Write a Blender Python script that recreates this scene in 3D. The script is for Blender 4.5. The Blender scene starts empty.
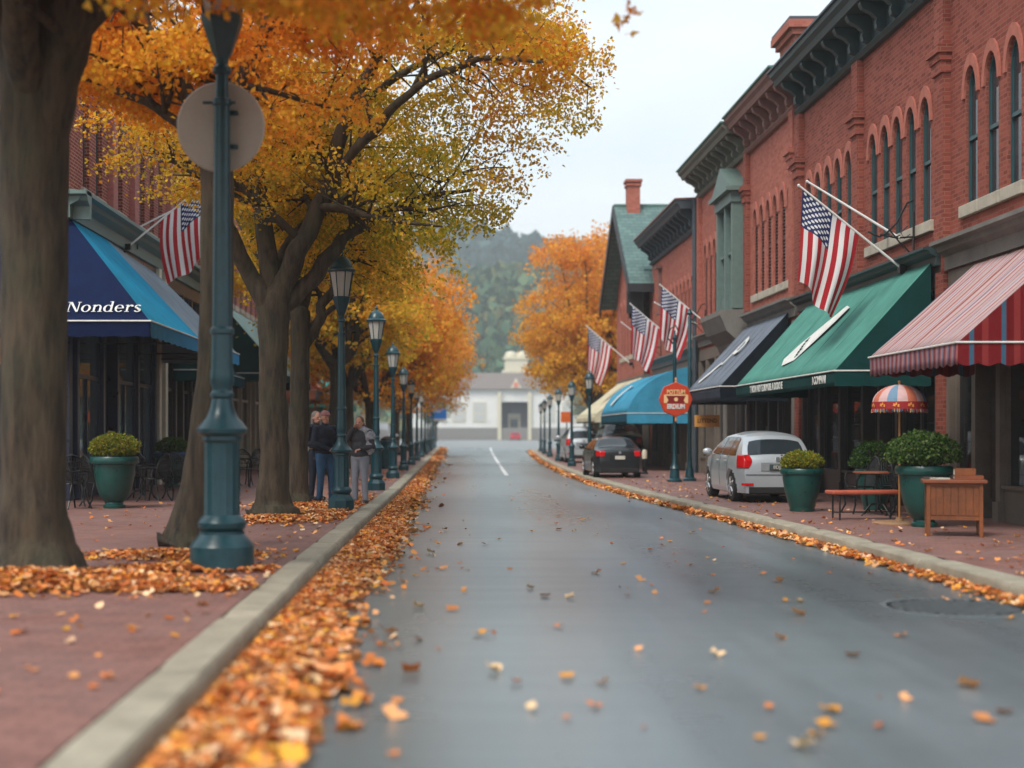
import bpy, bmesh, math, random
import numpy as np
from mathutils import Vector, Matrix, noise as mnoise
PI = math.pi
random.seed(7); rng = np.random.default_rng(11)
S = bpy.context.scene
COL = S.collection

# ------------------------------------------------------------------ helpers: objects
def link(o, parent=None):
    COL.objects.link(o)
    if parent is not None: o.parent = parent
    return o
def tag(o, label=None, cat=None, group=None, kind=None):
    if label: o['label'] = label
    if cat: o['category'] = cat
    if group: o['group'] = group
    if kind: o['kind'] = kind
    return o
def thing(name, label, cat, loc=(0, 0, 0), rz=0.0, group=None):
    o = bpy.data.objects.new(name, None); o.empty_display_size = .2
    o.location = loc; o.rotation_euler = (0, 0, rz)
    return tag(link(o), label, cat, group)
def wloc(o):
    v = Vector((0, 0, 0))
    while o is not None:
        v += o.location; o = o.parent
    return v
def kids(o): return list(o.children)
def copy_tree(o, parent=None):
    c = o.copy(); COL.objects.link(c); c.parent = parent
    for ch in CH.get(o.name, []):
        copy_tree(ch, c)
    return c
CH = {}
class MB:
    """mesh builder"""
    def __init__(s): s.v = []; s.f = []; s.m = []
    def face(s, pts, mi=0):
        n = len(s.v); s.v += [tuple(p) for p in pts]; s.f.append(tuple(range(n, n + len(pts)))); s.m.append(mi)
    def box(s, x0, x1, y0, y1, z0, z1, mi=0):
        if x0 > x1: x0, x1 = x1, x0
        if y0 > y1: y0, y1 = y1, y0
        n = len(s.v)
        s.v += [(x0,y0,z0),(x1,y0,z0),(x1,y1,z0),(x0,y1,z0),(x0,y0,z1),(x1,y0,z1),(x1,y1,z1),(x0,y1,z1)]
        for q in ((3,2,1,0),(4,5,6,7),(0,1,5,4),(1,2,6,5),(2,3,7,6),(3,0,4,7)):
            s.f.append(tuple(n + i for i in q)); s.m.append(mi)
        return s
    def obox(s, c, size, rz=0, mi=0, rx=0):
        n = len(s.v); M = Matrix.Rotation(rz, 3, 'Z') @ Matrix.Rotation(rx, 3, 'X'); c = Vector(c)
        for k in ((-1,-1,-1),(1,-1,-1),(1,1,-1),(-1,1,-1),(-1,-1,1),(1,-1,1),(1,1,1),(-1,1,1)):
            s.v.append(tuple(c + M @ Vector((k[0]*size[0]/2, k[1]*size[1]/2, k[2]*size[2]/2))))
        for q in ((3,2,1,0),(4,5,6,7),(0,1,5,4),(1,2,6,5),(2,3,7,6),(3,0,4,7)):
            s.f.append(tuple(n + i for i in q)); s.m.append(mi)
        return s
    def mbox(s, mp, u0, u1, z0, z1, d0, d1, mi=0):
        p = mp(u0, z0, d0); q = mp(u1, z1, d1)
        return s.box(p[0], q[0], p[1], q[1], p[2], q[2], mi)
    def rings(s, rings, closed=True, cap=True, mi=0):
        n = len(s.v); k = len(rings[0])
        for r in rings: s.v += [tuple(p) for p in r]
        for i in range(len(rings) - 1):
            for j in range(k if closed else k - 1):
                a = n + i*k + j; b = n + i*k + (j+1) % k
                s.f.append((a, b, b + k, a + k)); s.m.append(mi)
        if cap and closed:
            s.f.append(tuple(n + j for j in reversed(range(k)))); s.m.append(mi)
            s.f.append(tuple(n + (len(rings)-1)*k + j for j in range(k))); s.m.append(mi)
        return s
    def lathe(s, prof, c=(0, 0, 0), seg=24, mi=0, phase=0., cap=True):
        R = [[(c[0] + r*math.cos(phase + 2*PI*j/seg), c[1] + r*math.sin(phase + 2*PI*j/seg), c[2] + z) for j in range(seg)] for r, z in prof]
        return s.rings(R, True, cap, mi)
    def tube(s, pts, rad, seg=8, mi=0):
        pts = [Vector(p) for p in pts]
        if not hasattr(rad, '__len__'): rad = [rad]*len(pts)
        R = []; ref = None
        for i, p in enumerate(pts):
            d = (pts[min(i+1, len(pts)-1)] - pts[max(i-1, 0)])
            if d.length < 1e-9: d = Vector((0, 0, 1))
            d.normalize()
            if ref is None:
                ref = Vector((1, 0, 0)) if abs(d.x) < .8 else Vector((0, 1, 0))
            a = d.cross(ref).normalized(); b = d.cross(a).normalized(); ref = -b if False else (a.cross(d)).normalized()
            R.append([p + rad[i]*(math.cos(2*PI*j/seg)*a + math.sin(2*PI*j/seg)*b) for j in range(seg)])
        return s.rings(R, True, True, mi)
    def prism(s, poly, mp, mi=0):
        """poly: 2d points, mp(p, 0/1) -> 3d"""
        a = [mp(p, 0) for p in poly]; b = [mp(p, 1) for p in poly]
        return s.rings([a, b], True, True, mi)
    def grid(s, fn, nu, nv, mi=0):
        n = len(s.v)
        for i in range(nu + 1):
            for j in range(nv + 1):
                s.v.append(tuple(fn(i/nu, j/nv)))
        for i in range(nu):
            for j in range(nv):
                a = n + i*(nv+1) + j
                s.f.append((a, a+1, a+nv+2, a+nv+1)); s.m.append(mi)
        return s
    def sphere(s, c, r, seg=12, mi=0):
        if not hasattr(r, '__len__'): r = (r, r, r)
        R = []
        nn = max(4, seg//2)
        for i in range(nn + 1):
            t = PI*(i + .02)/(nn + .04)
            R.append([(c[0] + r[0]*math.sin(t)*math.cos(2*PI*j/seg), c[1] + r[1]*math.sin(t)*math.sin(2*PI*j/seg), c[2] - r[2]*math.cos(t)) for j in range(seg)])
        return s.rings(R, True, True, mi)
    def build(s, name, mats, parent=None, smooth=False, world=True, recalc=True, uv=None, bevel=0, angle=35):
        if not isinstance(mats, (list, tuple)): mats = [mats]
        me = bpy.data.meshes.new(name)
        v = s.v
        if world and parent is not None:
            w = wloc(parent); v = [(p[0]-w.x, p[1]-w.y, p[2]-w.z) for p in v]
        me.from_pydata(v, [], s.f)
        for m in mats: me.materials.append(m)
        if len(mats) > 1: me.polygons.foreach_set('material_index', s.m)
        if recalc:
            bm = bmesh.new(); bm.from_mesh(me); bmesh.ops.recalc_face_normals(bm, faces=bm.faces); bm.to_mesh(me); bm.free()
        if smooth:
            me.polygons.foreach_set('use_smooth', [True]*len(me.polygons))
            if smooth != 'all': me.set_sharp_from_angle(angle=math.radians(angle))
        me.update()
        o = bpy.data.objects.new(name, me); link(o, parent)
        if parent is not None: CH.setdefault(parent.name, []).append(o)
        if bevel:
            b = o.modifiers.new('b', 'BEVEL'); b.width = bevel; b.segments = 2; b.limit_method = 'ANGLE'
        return o

# ------------------------------------------------------------------ helpers: materials
def lin(c):
    return tuple((x/12.92 if x <= .04045 else ((x + .055)/1.055)**2.4) for x in (v/255 for v in c))
class NT:
    def __init__(s, name):
        s.m = bpy.data.materials.new(name); s.m.use_nodes = True; s.t = s.m.node_tree
        s.n = s.t.nodes; s.l = s.t.links
        for x in list(s.n): s.n.remove(x)
        s.out = s.n.new('ShaderNodeOutputMaterial'); s._tc = None
    def new(s, typ, **kw):
        x = s.n.new(typ)
        for k, v in kw.items():
            if k.startswith('i_'):
                key = k[2:]
                sock = x.inputs[int(key)] if key.isdigit() else x.inputs[key.replace('_', ' ')]
                if isinstance(v, bpy.types.NodeSocket): s.l.new(v, sock)
                else:
                    sock.default_value = v
            else: setattr(x, k, v)
        return x
    def coord(s, which='Object'):
        if s._tc is None: s._tc = s.n.new('ShaderNodeTexCoord')
        return s._tc.outputs[which]
    def noise(s, scale, detail=3., rough=.55, vec=None):
        return s.new('ShaderNodeTexNoise', i_Scale=scale, i_Detail=detail, i_Roughness=rough, i_Vector=vec or s.coord()).outputs['Fac']
    def ramp(s, fac, stops, interp='LINEAR'):
        r = s.new('ShaderNodeValToRGB', i_Fac=fac); r.color_ramp.interpolation = interp
        e = r.color_ramp.elements
        while len(e) < len(stops): e.new(.5)
        for i, (p, c) in enumerate(stops):
            e[i].position = p; e[i].color = (*c, 1) if len(c) == 3 else c
        return r.outputs['Color']
    def mix(s, fac, a, b, mode='MIX'):
        x = s.new('ShaderNodeMix', data_type='RGBA', blend_type=mode)
        for k, v in ((0, fac), (6, a), (7, b)):
            if isinstance(v, bpy.types.NodeSocket): s.l.new(v, x.inputs[k])
            else: x.inputs[k].default_value = v if k == 0 else ((*v, 1) if len(v) == 3 else v)
        return x.outputs[2]
    def math(s, op, a, b=0., c=None):
        x = s.new('ShaderNodeMath', operation=op)
        for k, v in enumerate((a, b) + ((c,) if c is not None else ())):
            if isinstance(v, bpy.types.NodeSocket): s.l.new(v, x.inputs[k])
            else: x.inputs[k].default_value = v
        return x.outputs[0]
    def bump(s, h, strength=.3, dist=.02):
        return s.new('ShaderNodeBump', i_Height=h, i_Strength=strength, i_Distance=dist).outputs[0]
    def bsdf(s, col, rough=.6, metal=0., normal=None, **kw):
        b = s.new('ShaderNodeBsdfPrincipled')
        for k, v in (('Base Color', col), ('Roughness', rough), ('Metallic', metal)):
            if isinstance(v, bpy.types.NodeSocket): s.l.new(v, b.inputs[k])
            else: b.inputs[k].default_value = (*v, 1) if hasattr(v, '__len__') and len(v) == 3 else v
        if normal is not None: s.l.new(normal, b.inputs['Normal'])
        for k, v in kw.items():
            b.inputs[k.replace('_', ' ')].default_value = v
        s.l.new(b.outputs[0], s.out.inputs[0])
        return b
def pmat(name, col, rough=.6, metal=0., var=.18, scale=6., bump=.0, bscale=60., **kw):
    t = NT(name)
    n = t.noise(scale, 5.); n2 = t.noise(scale*9, 3.)
    f = t.math('ADD', t.math('MULTIPLY', n, .7), t.math('MULTIPLY', n2, .3))
    lo = tuple(max(0, c*(1-var)) for c in col); hi = tuple(min(1, c*(1+var)) for c in col)
    c = t.ramp(f, [(.3, lo), (.7, hi)])
    r = t.math('ADD', rough - .08, t.math('MULTIPLY', n, .16))
    nm = t.bump(t.noise(bscale, 3.), bump, .01) if bump else None
    t.bsdf(c, r, metal, nm, **kw)
    return t.m

def brick_mat(name, c1, c2, mortar, bw=.21, bh=.073, msize=.008, stain=.5):
    t = NT(name)
    geo = t.new('ShaderNodeNewGeometry')
    sp = t.new('ShaderNodeSeparateXYZ', i_0=geo.outputs['Position']).outputs
    sn = t.new('ShaderNodeSeparateXYZ', i_0=geo.outputs['True Normal']).outputs
    isx = t.math('GREATER_THAN', t.math('ABSOLUTE', sn[0]), .6)
    u = t.math('ADD', t.math('MULTIPLY', sp[1], isx), t.math('MULTIPLY', sp[0], t.math('SUBTRACT', 1., isx)))
    v = t.new('ShaderNodeCombineXYZ', i_0=u, i_1=sp[2]).outputs[0]
    b = t.new('ShaderNodeTexBrick', i_Vector=v, i_Scale=1., i_Brick_Width=bw, i_Row_Height=bh, i_Mortar_Size=msize, i_Bias=-.1)
    b.inputs['Color1'].default_value = (*c1, 1); b.inputs['Color2'].default_value = (*c2, 1); b.inputs['Mortar'].default_value = (*mortar, 1)
    n = t.noise(.5, 6., .6, geo.outputs['Position']); n2 = t.noise(14, 4., .6, geo.outputs['Position'])
    c = t.mix(t.ramp(n, [(.35, (0, 0, 0)), (.75, (stain,)*3)]), b.outputs['Color'], tuple(x*.55 for x in c1))
    c = t.mix(t.ramp(n2, [(.45, (0, 0, 0)), (.8, (.45,)*3)]), c, tuple(min(1, x*1.7 + .03) for x in c2))
    t.bsdf(c, .85, 0., t.bump(t.math('SUBTRACT', t.math('MULTIPLY', n2, .4), b.outputs['Fac']), .6, .012)).inputs['Specular IOR Level'].default_value = .15
    return t.m
def paver_mat(name):
    t = NT(name); geo = t.new('ShaderNodeNewGeometry'); P = geo.outputs['Position']
    b = t.new('ShaderNodeTexBrick', i_Vector=P, i_Scale=1., i_Brick_Width=.21, i_Row_Height=.105, i_Mortar_Size=.006, i_Bias=0.)
    b.inputs['Color1'].default_value = (*lin((152, 108, 98)), 1); b.inputs['Color2'].default_value = (*lin((124, 88, 82)), 1)
    b.inputs['Mortar'].default_value = (*lin((84, 66, 60)), 1)
    n = t.noise(.8, 5., .6, P); n2 = t.noise(9., 5., .6, P)
    c = t.mix(t.ramp(n, [(.35, (0, 0, 0)), (.7, (.6,)*3)]), b.outputs['Color'], lin((118, 94, 90)))
    c = t.mix(t.ramp(n2, [(.5, (0, 0, 0)), (.8, (.4,)*3)]), c, lin((150, 110, 100)))
    r = t.ramp(n, [(.3, (.42,)*3), (.7, (.68,)*3)])
    t.bsdf(c, r, 0., t.bump(t.math('SUBTRACT', t.math('MULTIPLY', n2, .5), b.outputs['Fac']), .5, .006))
    return t.m
def road_mat(name):
    t = NT(name); geo = t.new('ShaderNodeNewGeometry'); P = geo.outputs['Position']
    big = t.new('ShaderNodeMapping', i_Vector=P); big.inputs['Scale'].default_value = (.55, .05, 1)
    n = t.noise(1., 5., .6, big.outputs[0]); n2 = t.noise(1.1, 6., .65, P); n3 = t.noise(160., 2., .6, P)
    str_ = t.new('ShaderNodeMapping', i_Vector=P); str_.inputs['Scale'].default_value = (.25, 3.2, 1)
    n4 = t.noise(1., 4., .6, str_.outputs[0])
    c = t.ramp(n, [(.3, (.10, .13, .145)), (.5, (.155, .197, .215)), (.7, (.25, .305, .33))])
    c = t.mix(t.math('MULTIPLY', n2, .45), c, (.06, .072, .076))
    c = t.mix(t.ramp(n3, [(.52, (0,)*3), (.75, (.6,)*3)]), c, (.16, .165, .16))
    r = t.math('ADD', t.math('MULTIPLY', n, .5), t.math('MULTIPLY', n4, .16))
    r = t.math('ADD', r, .0)
    bm = t.new('ShaderNodeBump', i_Height=n3, i_Strength=.18, i_Distance=.005).outputs[0]
    t.bsdf(c, r, 0., bm, IOR=1.5, Coat_Weight=.35, Coat_Roughness=.22)
    return t.m

M = {}
M['brick_r'] = brick_mat('red brick', lin((162, 88, 74)), lin((112, 53, 46)), lin((150, 108, 92)), stain=.65)
M['brick_p'] = brick_mat('salmon brick', lin((182, 110, 94)), lin((152, 82, 68)), lin((166, 110, 96)), msize=.006)
M['brick_l'] = brick_mat('deep red brick', lin((150, 60, 46)), lin((118, 46, 38)), lin((172, 140, 124)), msize=.011)
M['brick_k'] = brick_mat('rose brick', lin((178, 112, 104)), lin((160, 96, 90)), lin((160, 116, 108)), msize=.006)
M['hood'] = pmat('arch brick', lin((170, 100, 84)), .85, var=.2, scale=9, bump=.4)
M['stone'] = pmat('weathered stone', lin((176, 168, 152)), .8, var=.25, scale=3, bump=.4)
M['greystone'] = pmat('grey painted stone', lin((116, 112, 106)), .75, var=.25, scale=2.5, bump=.3)
M['cornice_g'] = pmat('dark green cornice paint', lin((44, 62, 64)), .5, var=.3, scale=4, bump=.2)
M['cornice_t'] = pmat('brown painted cornice', lin((128, 90, 82)), .65, var=.25, scale=4, bump=.2)
M['cornice_o'] = pmat('olive painted cornice', lin((104, 104, 92)), .65, var=.25, scale=4, bump=.2)
M['cornice_d'] = pmat('slate painted cornice', lin((58, 68, 76)), .6, var=.25, scale=4)
M['copper'] = pmat('green copper flashing', lin((74, 112, 100)), .6, var=.3, scale=5)
M['roof'] = pmat('tar roof', (.05, .05, .05), .9, var=.3)
M['frame_g'] = pmat('dark green window frame', lin((44, 78, 82)), .45, var=.15)
M['frame_b'] = pmat('dark brown louvre', lin((84, 50, 44)), .6, var=.2)
M['bay'] = pmat('sage green trim', lin((98, 118, 112)), .55, var=.15)
M['black'] = pmat('black iron', (.012, .013, .014), .42, .3, var=.3, scale=20)
M['shopdark'] = pmat('dark shopfront paint', lin((62, 56, 54)), .4, var=.25, scale=5)
M['shoptan'] = pmat('taupe shopfront paint', lin((112, 102, 92)), .5, var=.2, scale=5)
M['cream'] = pmat('cream paint', lin((206, 198, 176)), .55, var=.12, scale=5)
M['navy'] = pmat('navy shopfront paint', lin((26, 36, 66)), .3, var=.25, scale=5)
M['inside'] = pmat('dim interior wall', lin((120, 92, 70)), .8, var=.5, scale=1.5)
M['insidef'] = pmat('interior floor', lin((60, 42, 30)), .5, var=.4, scale=2)
M['curb'] = pmat('kerb concrete', lin((156, 148, 130)), .75, var=.28, scale=3.2, bump=.6, bscale=90)
M['concrete'] = pmat('pale concrete', lin((160, 160, 156)), .7, var=.2, scale=1)
M['paver'] = paver_mat('brick pavers')
M['road'] = road_mat('worn asphalt')
M['white'] = pmat('worn white road paint', (.7, .7, .7), .6, var=.25, scale=5)
M['plaza'] = pmat('pale plaza asphalt', lin((128, 130, 130)), .6, var=.2, scale=.1)
M['teal'] = pmat('teal enamel paint', lin((22, 62, 70)), .32, var=.3, scale=9, bump=.1, bscale=30)
M['pot'] = pmat('green glazed pot', lin((12, 66, 60)), .3, var=.25, scale=7, bump=.1, bscale=20)
M['potblue'] = pmat('blue rim', lin((36, 66, 110)), .4)
M['soil'] = pmat('potting soil', (.02, .013, .008), .9)
M['wood'] = pmat('varnished cedar', lin((118, 64, 26)), .6, var=.45, scale=2.5, bump=.2)
M['woodtop'] = pmat('red brown table top', lin((122, 64, 34)), .6, var=.3, scale=5)
M['pole'] = pmat('white painted pole', (.72, .72, .7), .45, var=.1)
M['disc'] = pmat('bare metal sign back', lin((168, 160, 148)), .5, .0, var=.1, scale=3)
M['paper'] = pmat('paper', (.6, .58, .5), .7)
M['skin'] = pmat('skin', lin((196, 142, 120)), .5, var=.08)
M['rubber'] = pmat('tyre rubber', (.014, .014, .014), .8, var=.2)
M['alloy'] = pmat('alloy rim', (.55, .56, .58), .3, .8, var=.1)
M['asphalt_dark'] = pmat('iron grate', (.12, .135, .14), .6, var=.4, scale=30)
M['slate'] = brick_mat('green slate tiles', lin((104, 128, 124)), lin((84, 106, 104)), lin((64, 80, 78)), bw=.35, bh=.16, msize=.01, stain=.3)
M['darkwood'] = pmat('dark timber trim', lin((40, 40, 44)), .6)

def glass_mat(name, tint=(.02, .025, .03), clear=.0, rough=.03):
    t = NT(name)
    n = t.noise(.9, 3.)
    b = t.bsdf(t.ramp(n, [(.35, tint), (.7, tuple(c*2.2 for c in tint))]), rough, 0., IOR=1.52)
    if clear:
        tr = t.new('ShaderNodeBsdfTransparent'); tr.inputs[0].default_value = (.75, .8, .8, 1)
        mx = t.new('ShaderNodeMixShader', i_0=clear)
        t.l.new(b.outputs[0], mx.inputs[1]); t.l.new(tr.outputs[0], mx.inputs[2]); t.l.new(mx.outputs[0], t.out.inputs[0])
    return t.m
M['glass'] = glass_mat('dark window glass')
M['shopglass'] = glass_mat('shop window glass', (.014, .017, .02), .4)
M['leftglass'] = glass_mat('shop glass with painted sky tint', (.07, .11, .13), .2)  # pale blue base colour imitates sky reflected in the panes
M['carglass'] = glass_mat('tinted car glass', (.015, .02, .024), 0., .04)
def frosted():
    t = NT('frosted lantern glass'); n = t.new('ShaderNodeTexWave', i_Scale=14., i_Distortion=1.5, i_Vector=t.coord())
    c = t.ramp(n.outputs['Fac'], [(.3, (.45, .44, .4)), (.7, (.7, .68, .62))])
    b = t.bsdf(c, .25); b.inputs['Transmission Weight'].default_value = .15
    return t.m
M['frost'] = frosted()
def emit(name, col, st):
    t = NT(name); e = t.new('ShaderNodeEmission', i_Strength=st); e.inputs[0].default_value = (*col, 1)
    t.l.new(e.outputs[0], t.out.inputs[0]); return t.m
M['bulb'] = emit('warm bulb', (1, .45, .12), 14.)

def fabric(name, col, stripes=None, axis=1, period=.3, weather=.15):
    t = NT(name)
    if stripes:
        sp = t.new('ShaderNodeSeparateXYZ', i_0=t.new('ShaderNodeNewGeometry').outputs['Position']).outputs
        if axis == 'xy': u = t.math('ADD', sp[0], sp[1])
        else: u = sp[axis]
        fr = t.math('FRACT', t.math('MULTIPLY', u, 1/period))
        c = t.ramp(fr, stripes, 'CONSTANT')
    else:
        c = t.ramp(t.noise(2.2, 5.), [(.3, tuple(x*(1-weather) for x in col)), (.7, tuple(x*(1+weather) for x in col))])
    n = t.noise(1.6, 3.)
    c = t.mix(t.math('MULTIPLY', t.noise(5., 5.), weather), c, tuple(x*.6 for x in col))
    d = t.bsdf(c, .85, 0., t.bump(t.noise(3.5, 2.), .35, .04))
    d.inputs['Specular IOR Level'].default_value = .12
    return t.m
M['aw_green'] = fabric('sea green canvas', lin((82, 140, 128)))
M['aw_dgreen'] = fabric('dark green canvas', lin((14, 60, 58)))
M['aw_grey'] = fabric('grey canvas', lin((112, 120, 132)))
M['aw_dgrey'] = fabric('charcoal canvas', lin((50, 56, 66)))
M['aw_vgrey'] = fabric('black blue canvas', lin((22, 30, 38)))
M['aw_blue'] = fabric('sky blue canvas', lin((64, 146, 178)))
M['aw_teal'] = fabric('petrol canvas', lin((18, 78, 96)))
M['aw_cream'] = fabric('cream canvas', lin((206, 198, 170)))
M['aw_navy'] = fabric('navy canvas', lin((12, 28, 62)))
M['aw_cyan'] = fabric('cyan canvas', lin((6, 136, 176)))
M['aw_cyanv'] = fabric('cyan striped valance', lin((30, 110, 160)), [(0, lin((30, 110, 160))), (.5, lin((70, 150, 190)))], 1, .12)
M['aw_lgrey'] = fabric('light slate canvas', lin((130, 140, 150)))
M['aw_peach'] = fabric('peach canvas', lin((214, 140, 112)))
M['aw_aqua'] = fabric('aqua canvas', lin((86, 186, 172)))
st = [(0, lin((180, 160, 158))), (.30, lin((150, 78, 74))), (.42, lin((190, 166, 168))), (.6, lin((120, 122, 142))), (.68, lin((180, 160, 158))), (.86, lin((160, 88, 84)))]
M['aw_stripe'] = fabric('pink grey striped canvas', lin((190, 160, 160)), st, 1, .36)
M['aw_stripev'] = fabric('striped valance canvas', lin((170, 120, 120)), [(0, lin((150, 92, 92))), (.25, lin((120, 50, 54))), (.5, lin((110, 116, 140))), (.75, lin((170, 130, 132)))], 1, .2)
M['aw_redside'] = fabric('red canvas with blue stripes', lin((140, 30, 36)), [(0, lin((112, 28, 32))), (.40, lin((58, 96, 118))), (.55, lin((104, 24, 28))), (.8, lin((134, 52, 50)))], 0, .42)
M['trim'] = pmat('white piping', (.7, .7, .66), .6)

# ------------------------------------------------------------------ text
def text_mesh(name, body, size, mat, mw, parent, xs=1., offset=0., ext=.003):
    cu = bpy.data.curves.new(name, 'FONT'); cu.body = body; cu.size = size; cu.extrude = ext
    cu.align_x = 'CENTER'; cu.align_y = 'CENTER'; cu.offset = offset
    o = bpy.data.objects.new(name, cu); COL.objects.link(o)
    dg = bpy.context.evaluated_depsgraph_get(); me = bpy.data.meshes.new_from_object(o.evaluated_get(dg))
    bpy.data.objects.remove(o); bpy.data.curves.remove(cu)
    me.name = name; me.materials.clear(); me.materials.append(mat)
    mw = mw.copy(); mw = mw @ Matrix.Diagonal((xs, 1, 1, 1))
    if parent is not None: mw = Matrix.Translation(-wloc(parent)) @ mw
    me.transform(mw)
    ob = bpy.data.objects.new(name, me); link(ob, parent)
    if parent is not None: CH.setdefault(parent.name, []).append(ob)
    return ob
def frame(origin, right, up):
    r = Vector(right).normalized(); u = Vector(up); n = r.cross(u).normalized(); u = n.cross(r)
    m = Matrix((r, u, n)).transposed().to_4x4(); m.translation = Vector(origin)
    return m

# ------------------------------------------------------------------ world, sun, camera
w = bpy.data.worlds.new('World'); S.world = w; w.use_nodes = True
nt = w.node_tree; bg = nt.nodes['Background']
sky = nt.nodes.new('ShaderNodeTexSky'); sky.sky_type = 'NISHITA'; sky.sun_disc = False
SUN_EL, SUN_ROT = math.radians(52), math.radians(215)
sky.sun_elevation = SUN_EL; sky.sun_rotation = SUN_ROT; sky.air_density = 1.2; sky.dust_density = 2.
tc = nt.nodes.new('ShaderNodeTexCoord'); mp = nt.nodes.new('ShaderNodeMapping'); mp.inputs['Scale'].default_value = (1.1, 1.1, 3.4)
mp.inputs['Location'].default_value = (.3, .1, .35)
nz = nt.nodes.new('ShaderNodeTexNoise'); nz.inputs['Scale'].default_value = 1.3; nz.inputs['Detail'].default_value = 5; nz.inputs['Roughness'].default_value = .45
rp = nt.nodes.new('ShaderNodeValToRGB'); rp.color_ramp.elements[0].position = .42; rp.color_ramp.elements[1].position = .6
rp.color_ramp.elements[0].color = (3.5, 4.35, 4.95, 1); rp.color_ramp.elements[1].color = (5.5, 5.65, 5.8, 1)
mx = nt.nodes.new('ShaderNodeMix'); mx.data_type = 'RGBA'; mx.inputs[0].default_value = .9
for a, b in ((tc.outputs['Generated'], mp.inputs[0]), (mp.outputs[0], nz.inputs['Vector']), (nz.outputs['Fac'], rp.inputs[0]),
             (sky.outputs[0], mx.inputs[6]), (rp.outputs[0], mx.inputs[7]), (mx.outputs[2], bg.inputs[0])): nt.links.new(a, b)
bg.inputs[1].default_value = .1
sl = bpy.data.lights.new('sun', 'SUN'); sl.energy = 1.5; sl.angle = math.radians(24); sl.color = (1, .95, .88)
so = bpy.data.objects.new('sun', sl); COL.objects.link(so)
sv = Vector((math.sin(SUN_ROT)*math.cos(SUN_EL), math.cos(SUN_ROT)*math.cos(SUN_EL), math.sin(SUN_EL)))
so.rotation_euler = sv.to_track_quat('Z', 'Y').to_euler(); so.location = (0, -10, 30)

F = 1400.; HX, HY, CH_ = 445., 432., 1.5
cd = bpy.data.cameras.new('camera'); cam = bpy.data.objects.new('camera', cd); COL.objects.link(cam); S.camera = cam
cam.location = (0, 0, CH_); cam.rotation_euler = (PI/2, 0, 0)
cd.sensor_width = 36; cd.lens = F/1024*36; cd.shift_x = (512-HX)/1024; cd.shift_y = (HY-384)/1024
cd.clip_end = 6000; cd.clip_start = .1
cd.dof.use_dof = True; cd.dof.focus_distance = 24.; cd.dof.aperture_fstop = .78
S.view_settings.view_transform = 'Standard'; S.view_settings.look = 'None'; S.view_settings.exposure = 1.12; S.view_settings.gamma = 1
S.cycles.max_bounces = 8; S.cycles.transparent_max_bounces = 12; S.cycles.volume_bounces = 1; S.cycles.caustics_reflective = False; S.cycles.caustics_refractive = False
S.cycles.use_denoising = True; S.cycles.sample_clamp_indirect = 4.
# ------------------------------------------------------------------ ground, road, kerbs
def catmull(P, n=8):
    P = [np.array(p, float) for p in P]; out = []
    for i in range(len(P)-1):
        p0 = P[max(i-1, 0)]; p1 = P[i]; p2 = P[i+1]; p3 = P[min(i+2, len(P)-1)]
        for k in range(n):
            t = k/n
            out.append(.5*((2*p1) + (-p0+p2)*t + (2*p0-5*p1+4*p2-p3)*t*t + (-p0+3*p1-3*p2+p3)*t**3))
    out.append(P[-1]); return out
LK = catmull([(-1.38,-6),(-1.38,6),(-1.36,14),(-1.26,23),(-1.1,35),(-.9,60),(-.68,90),(-.5,122),(-.8,131),(-2.4,136),(-6,138),(-16,139),(-34,139)])
RK = catmull([(5.2,-6),(5.2,6),(5.12,15),(4.95,22),(4.6,30),(4.38,38),(4.42,50),(4.9,68),(5.6,85),(6.6,105),(7.6,113),(10,118),(15,120),(25,121),(40,121)])
def kx(K, y):
    for i in range(len(K)-1):
        if K[i][1] <= y <= K[i+1][1] + 1e-9:
            t = (y-K[i][1])/max(1e-6, K[i+1][1]-K[i][1]); return K[i][0] + t*(K[i+1][0]-K[i][0])
    return K[-1][0]
def offs(K, d):
    out = []
    for i, p in enumerate(K):
        a = K[max(i-1, 0)]; b = K[min(i+1, len(K)-1)]; t = (b-a)/np.linalg.norm(b-a)
        out.append((p[0] - t[1]*d, p[1] + t[0]*d))
    return out
SW = .13
m = MB(); m.face([(-2500,-60,-.03),(2500,-60,-.03),(2500,3000,-.03),(-2500,3000,-.03)])
tag(m.build('ground', pmat('dry grass ground', lin((96, 104, 62)), .9, var=.4, scale=.05)), kind='structure')
m = MB(); m.face([(-6,-20,0),(14,-20,0),(14,122,0),(-6,139.2,0)]); m.face([(-6,139.2,0),(14,122,0),(60,122,0),(60,262,0),(-60,262,0),(-60,139.2,0)], 1)
tag(m.build('road', [M['road'], M['plaza']]), kind='structure')
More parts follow.
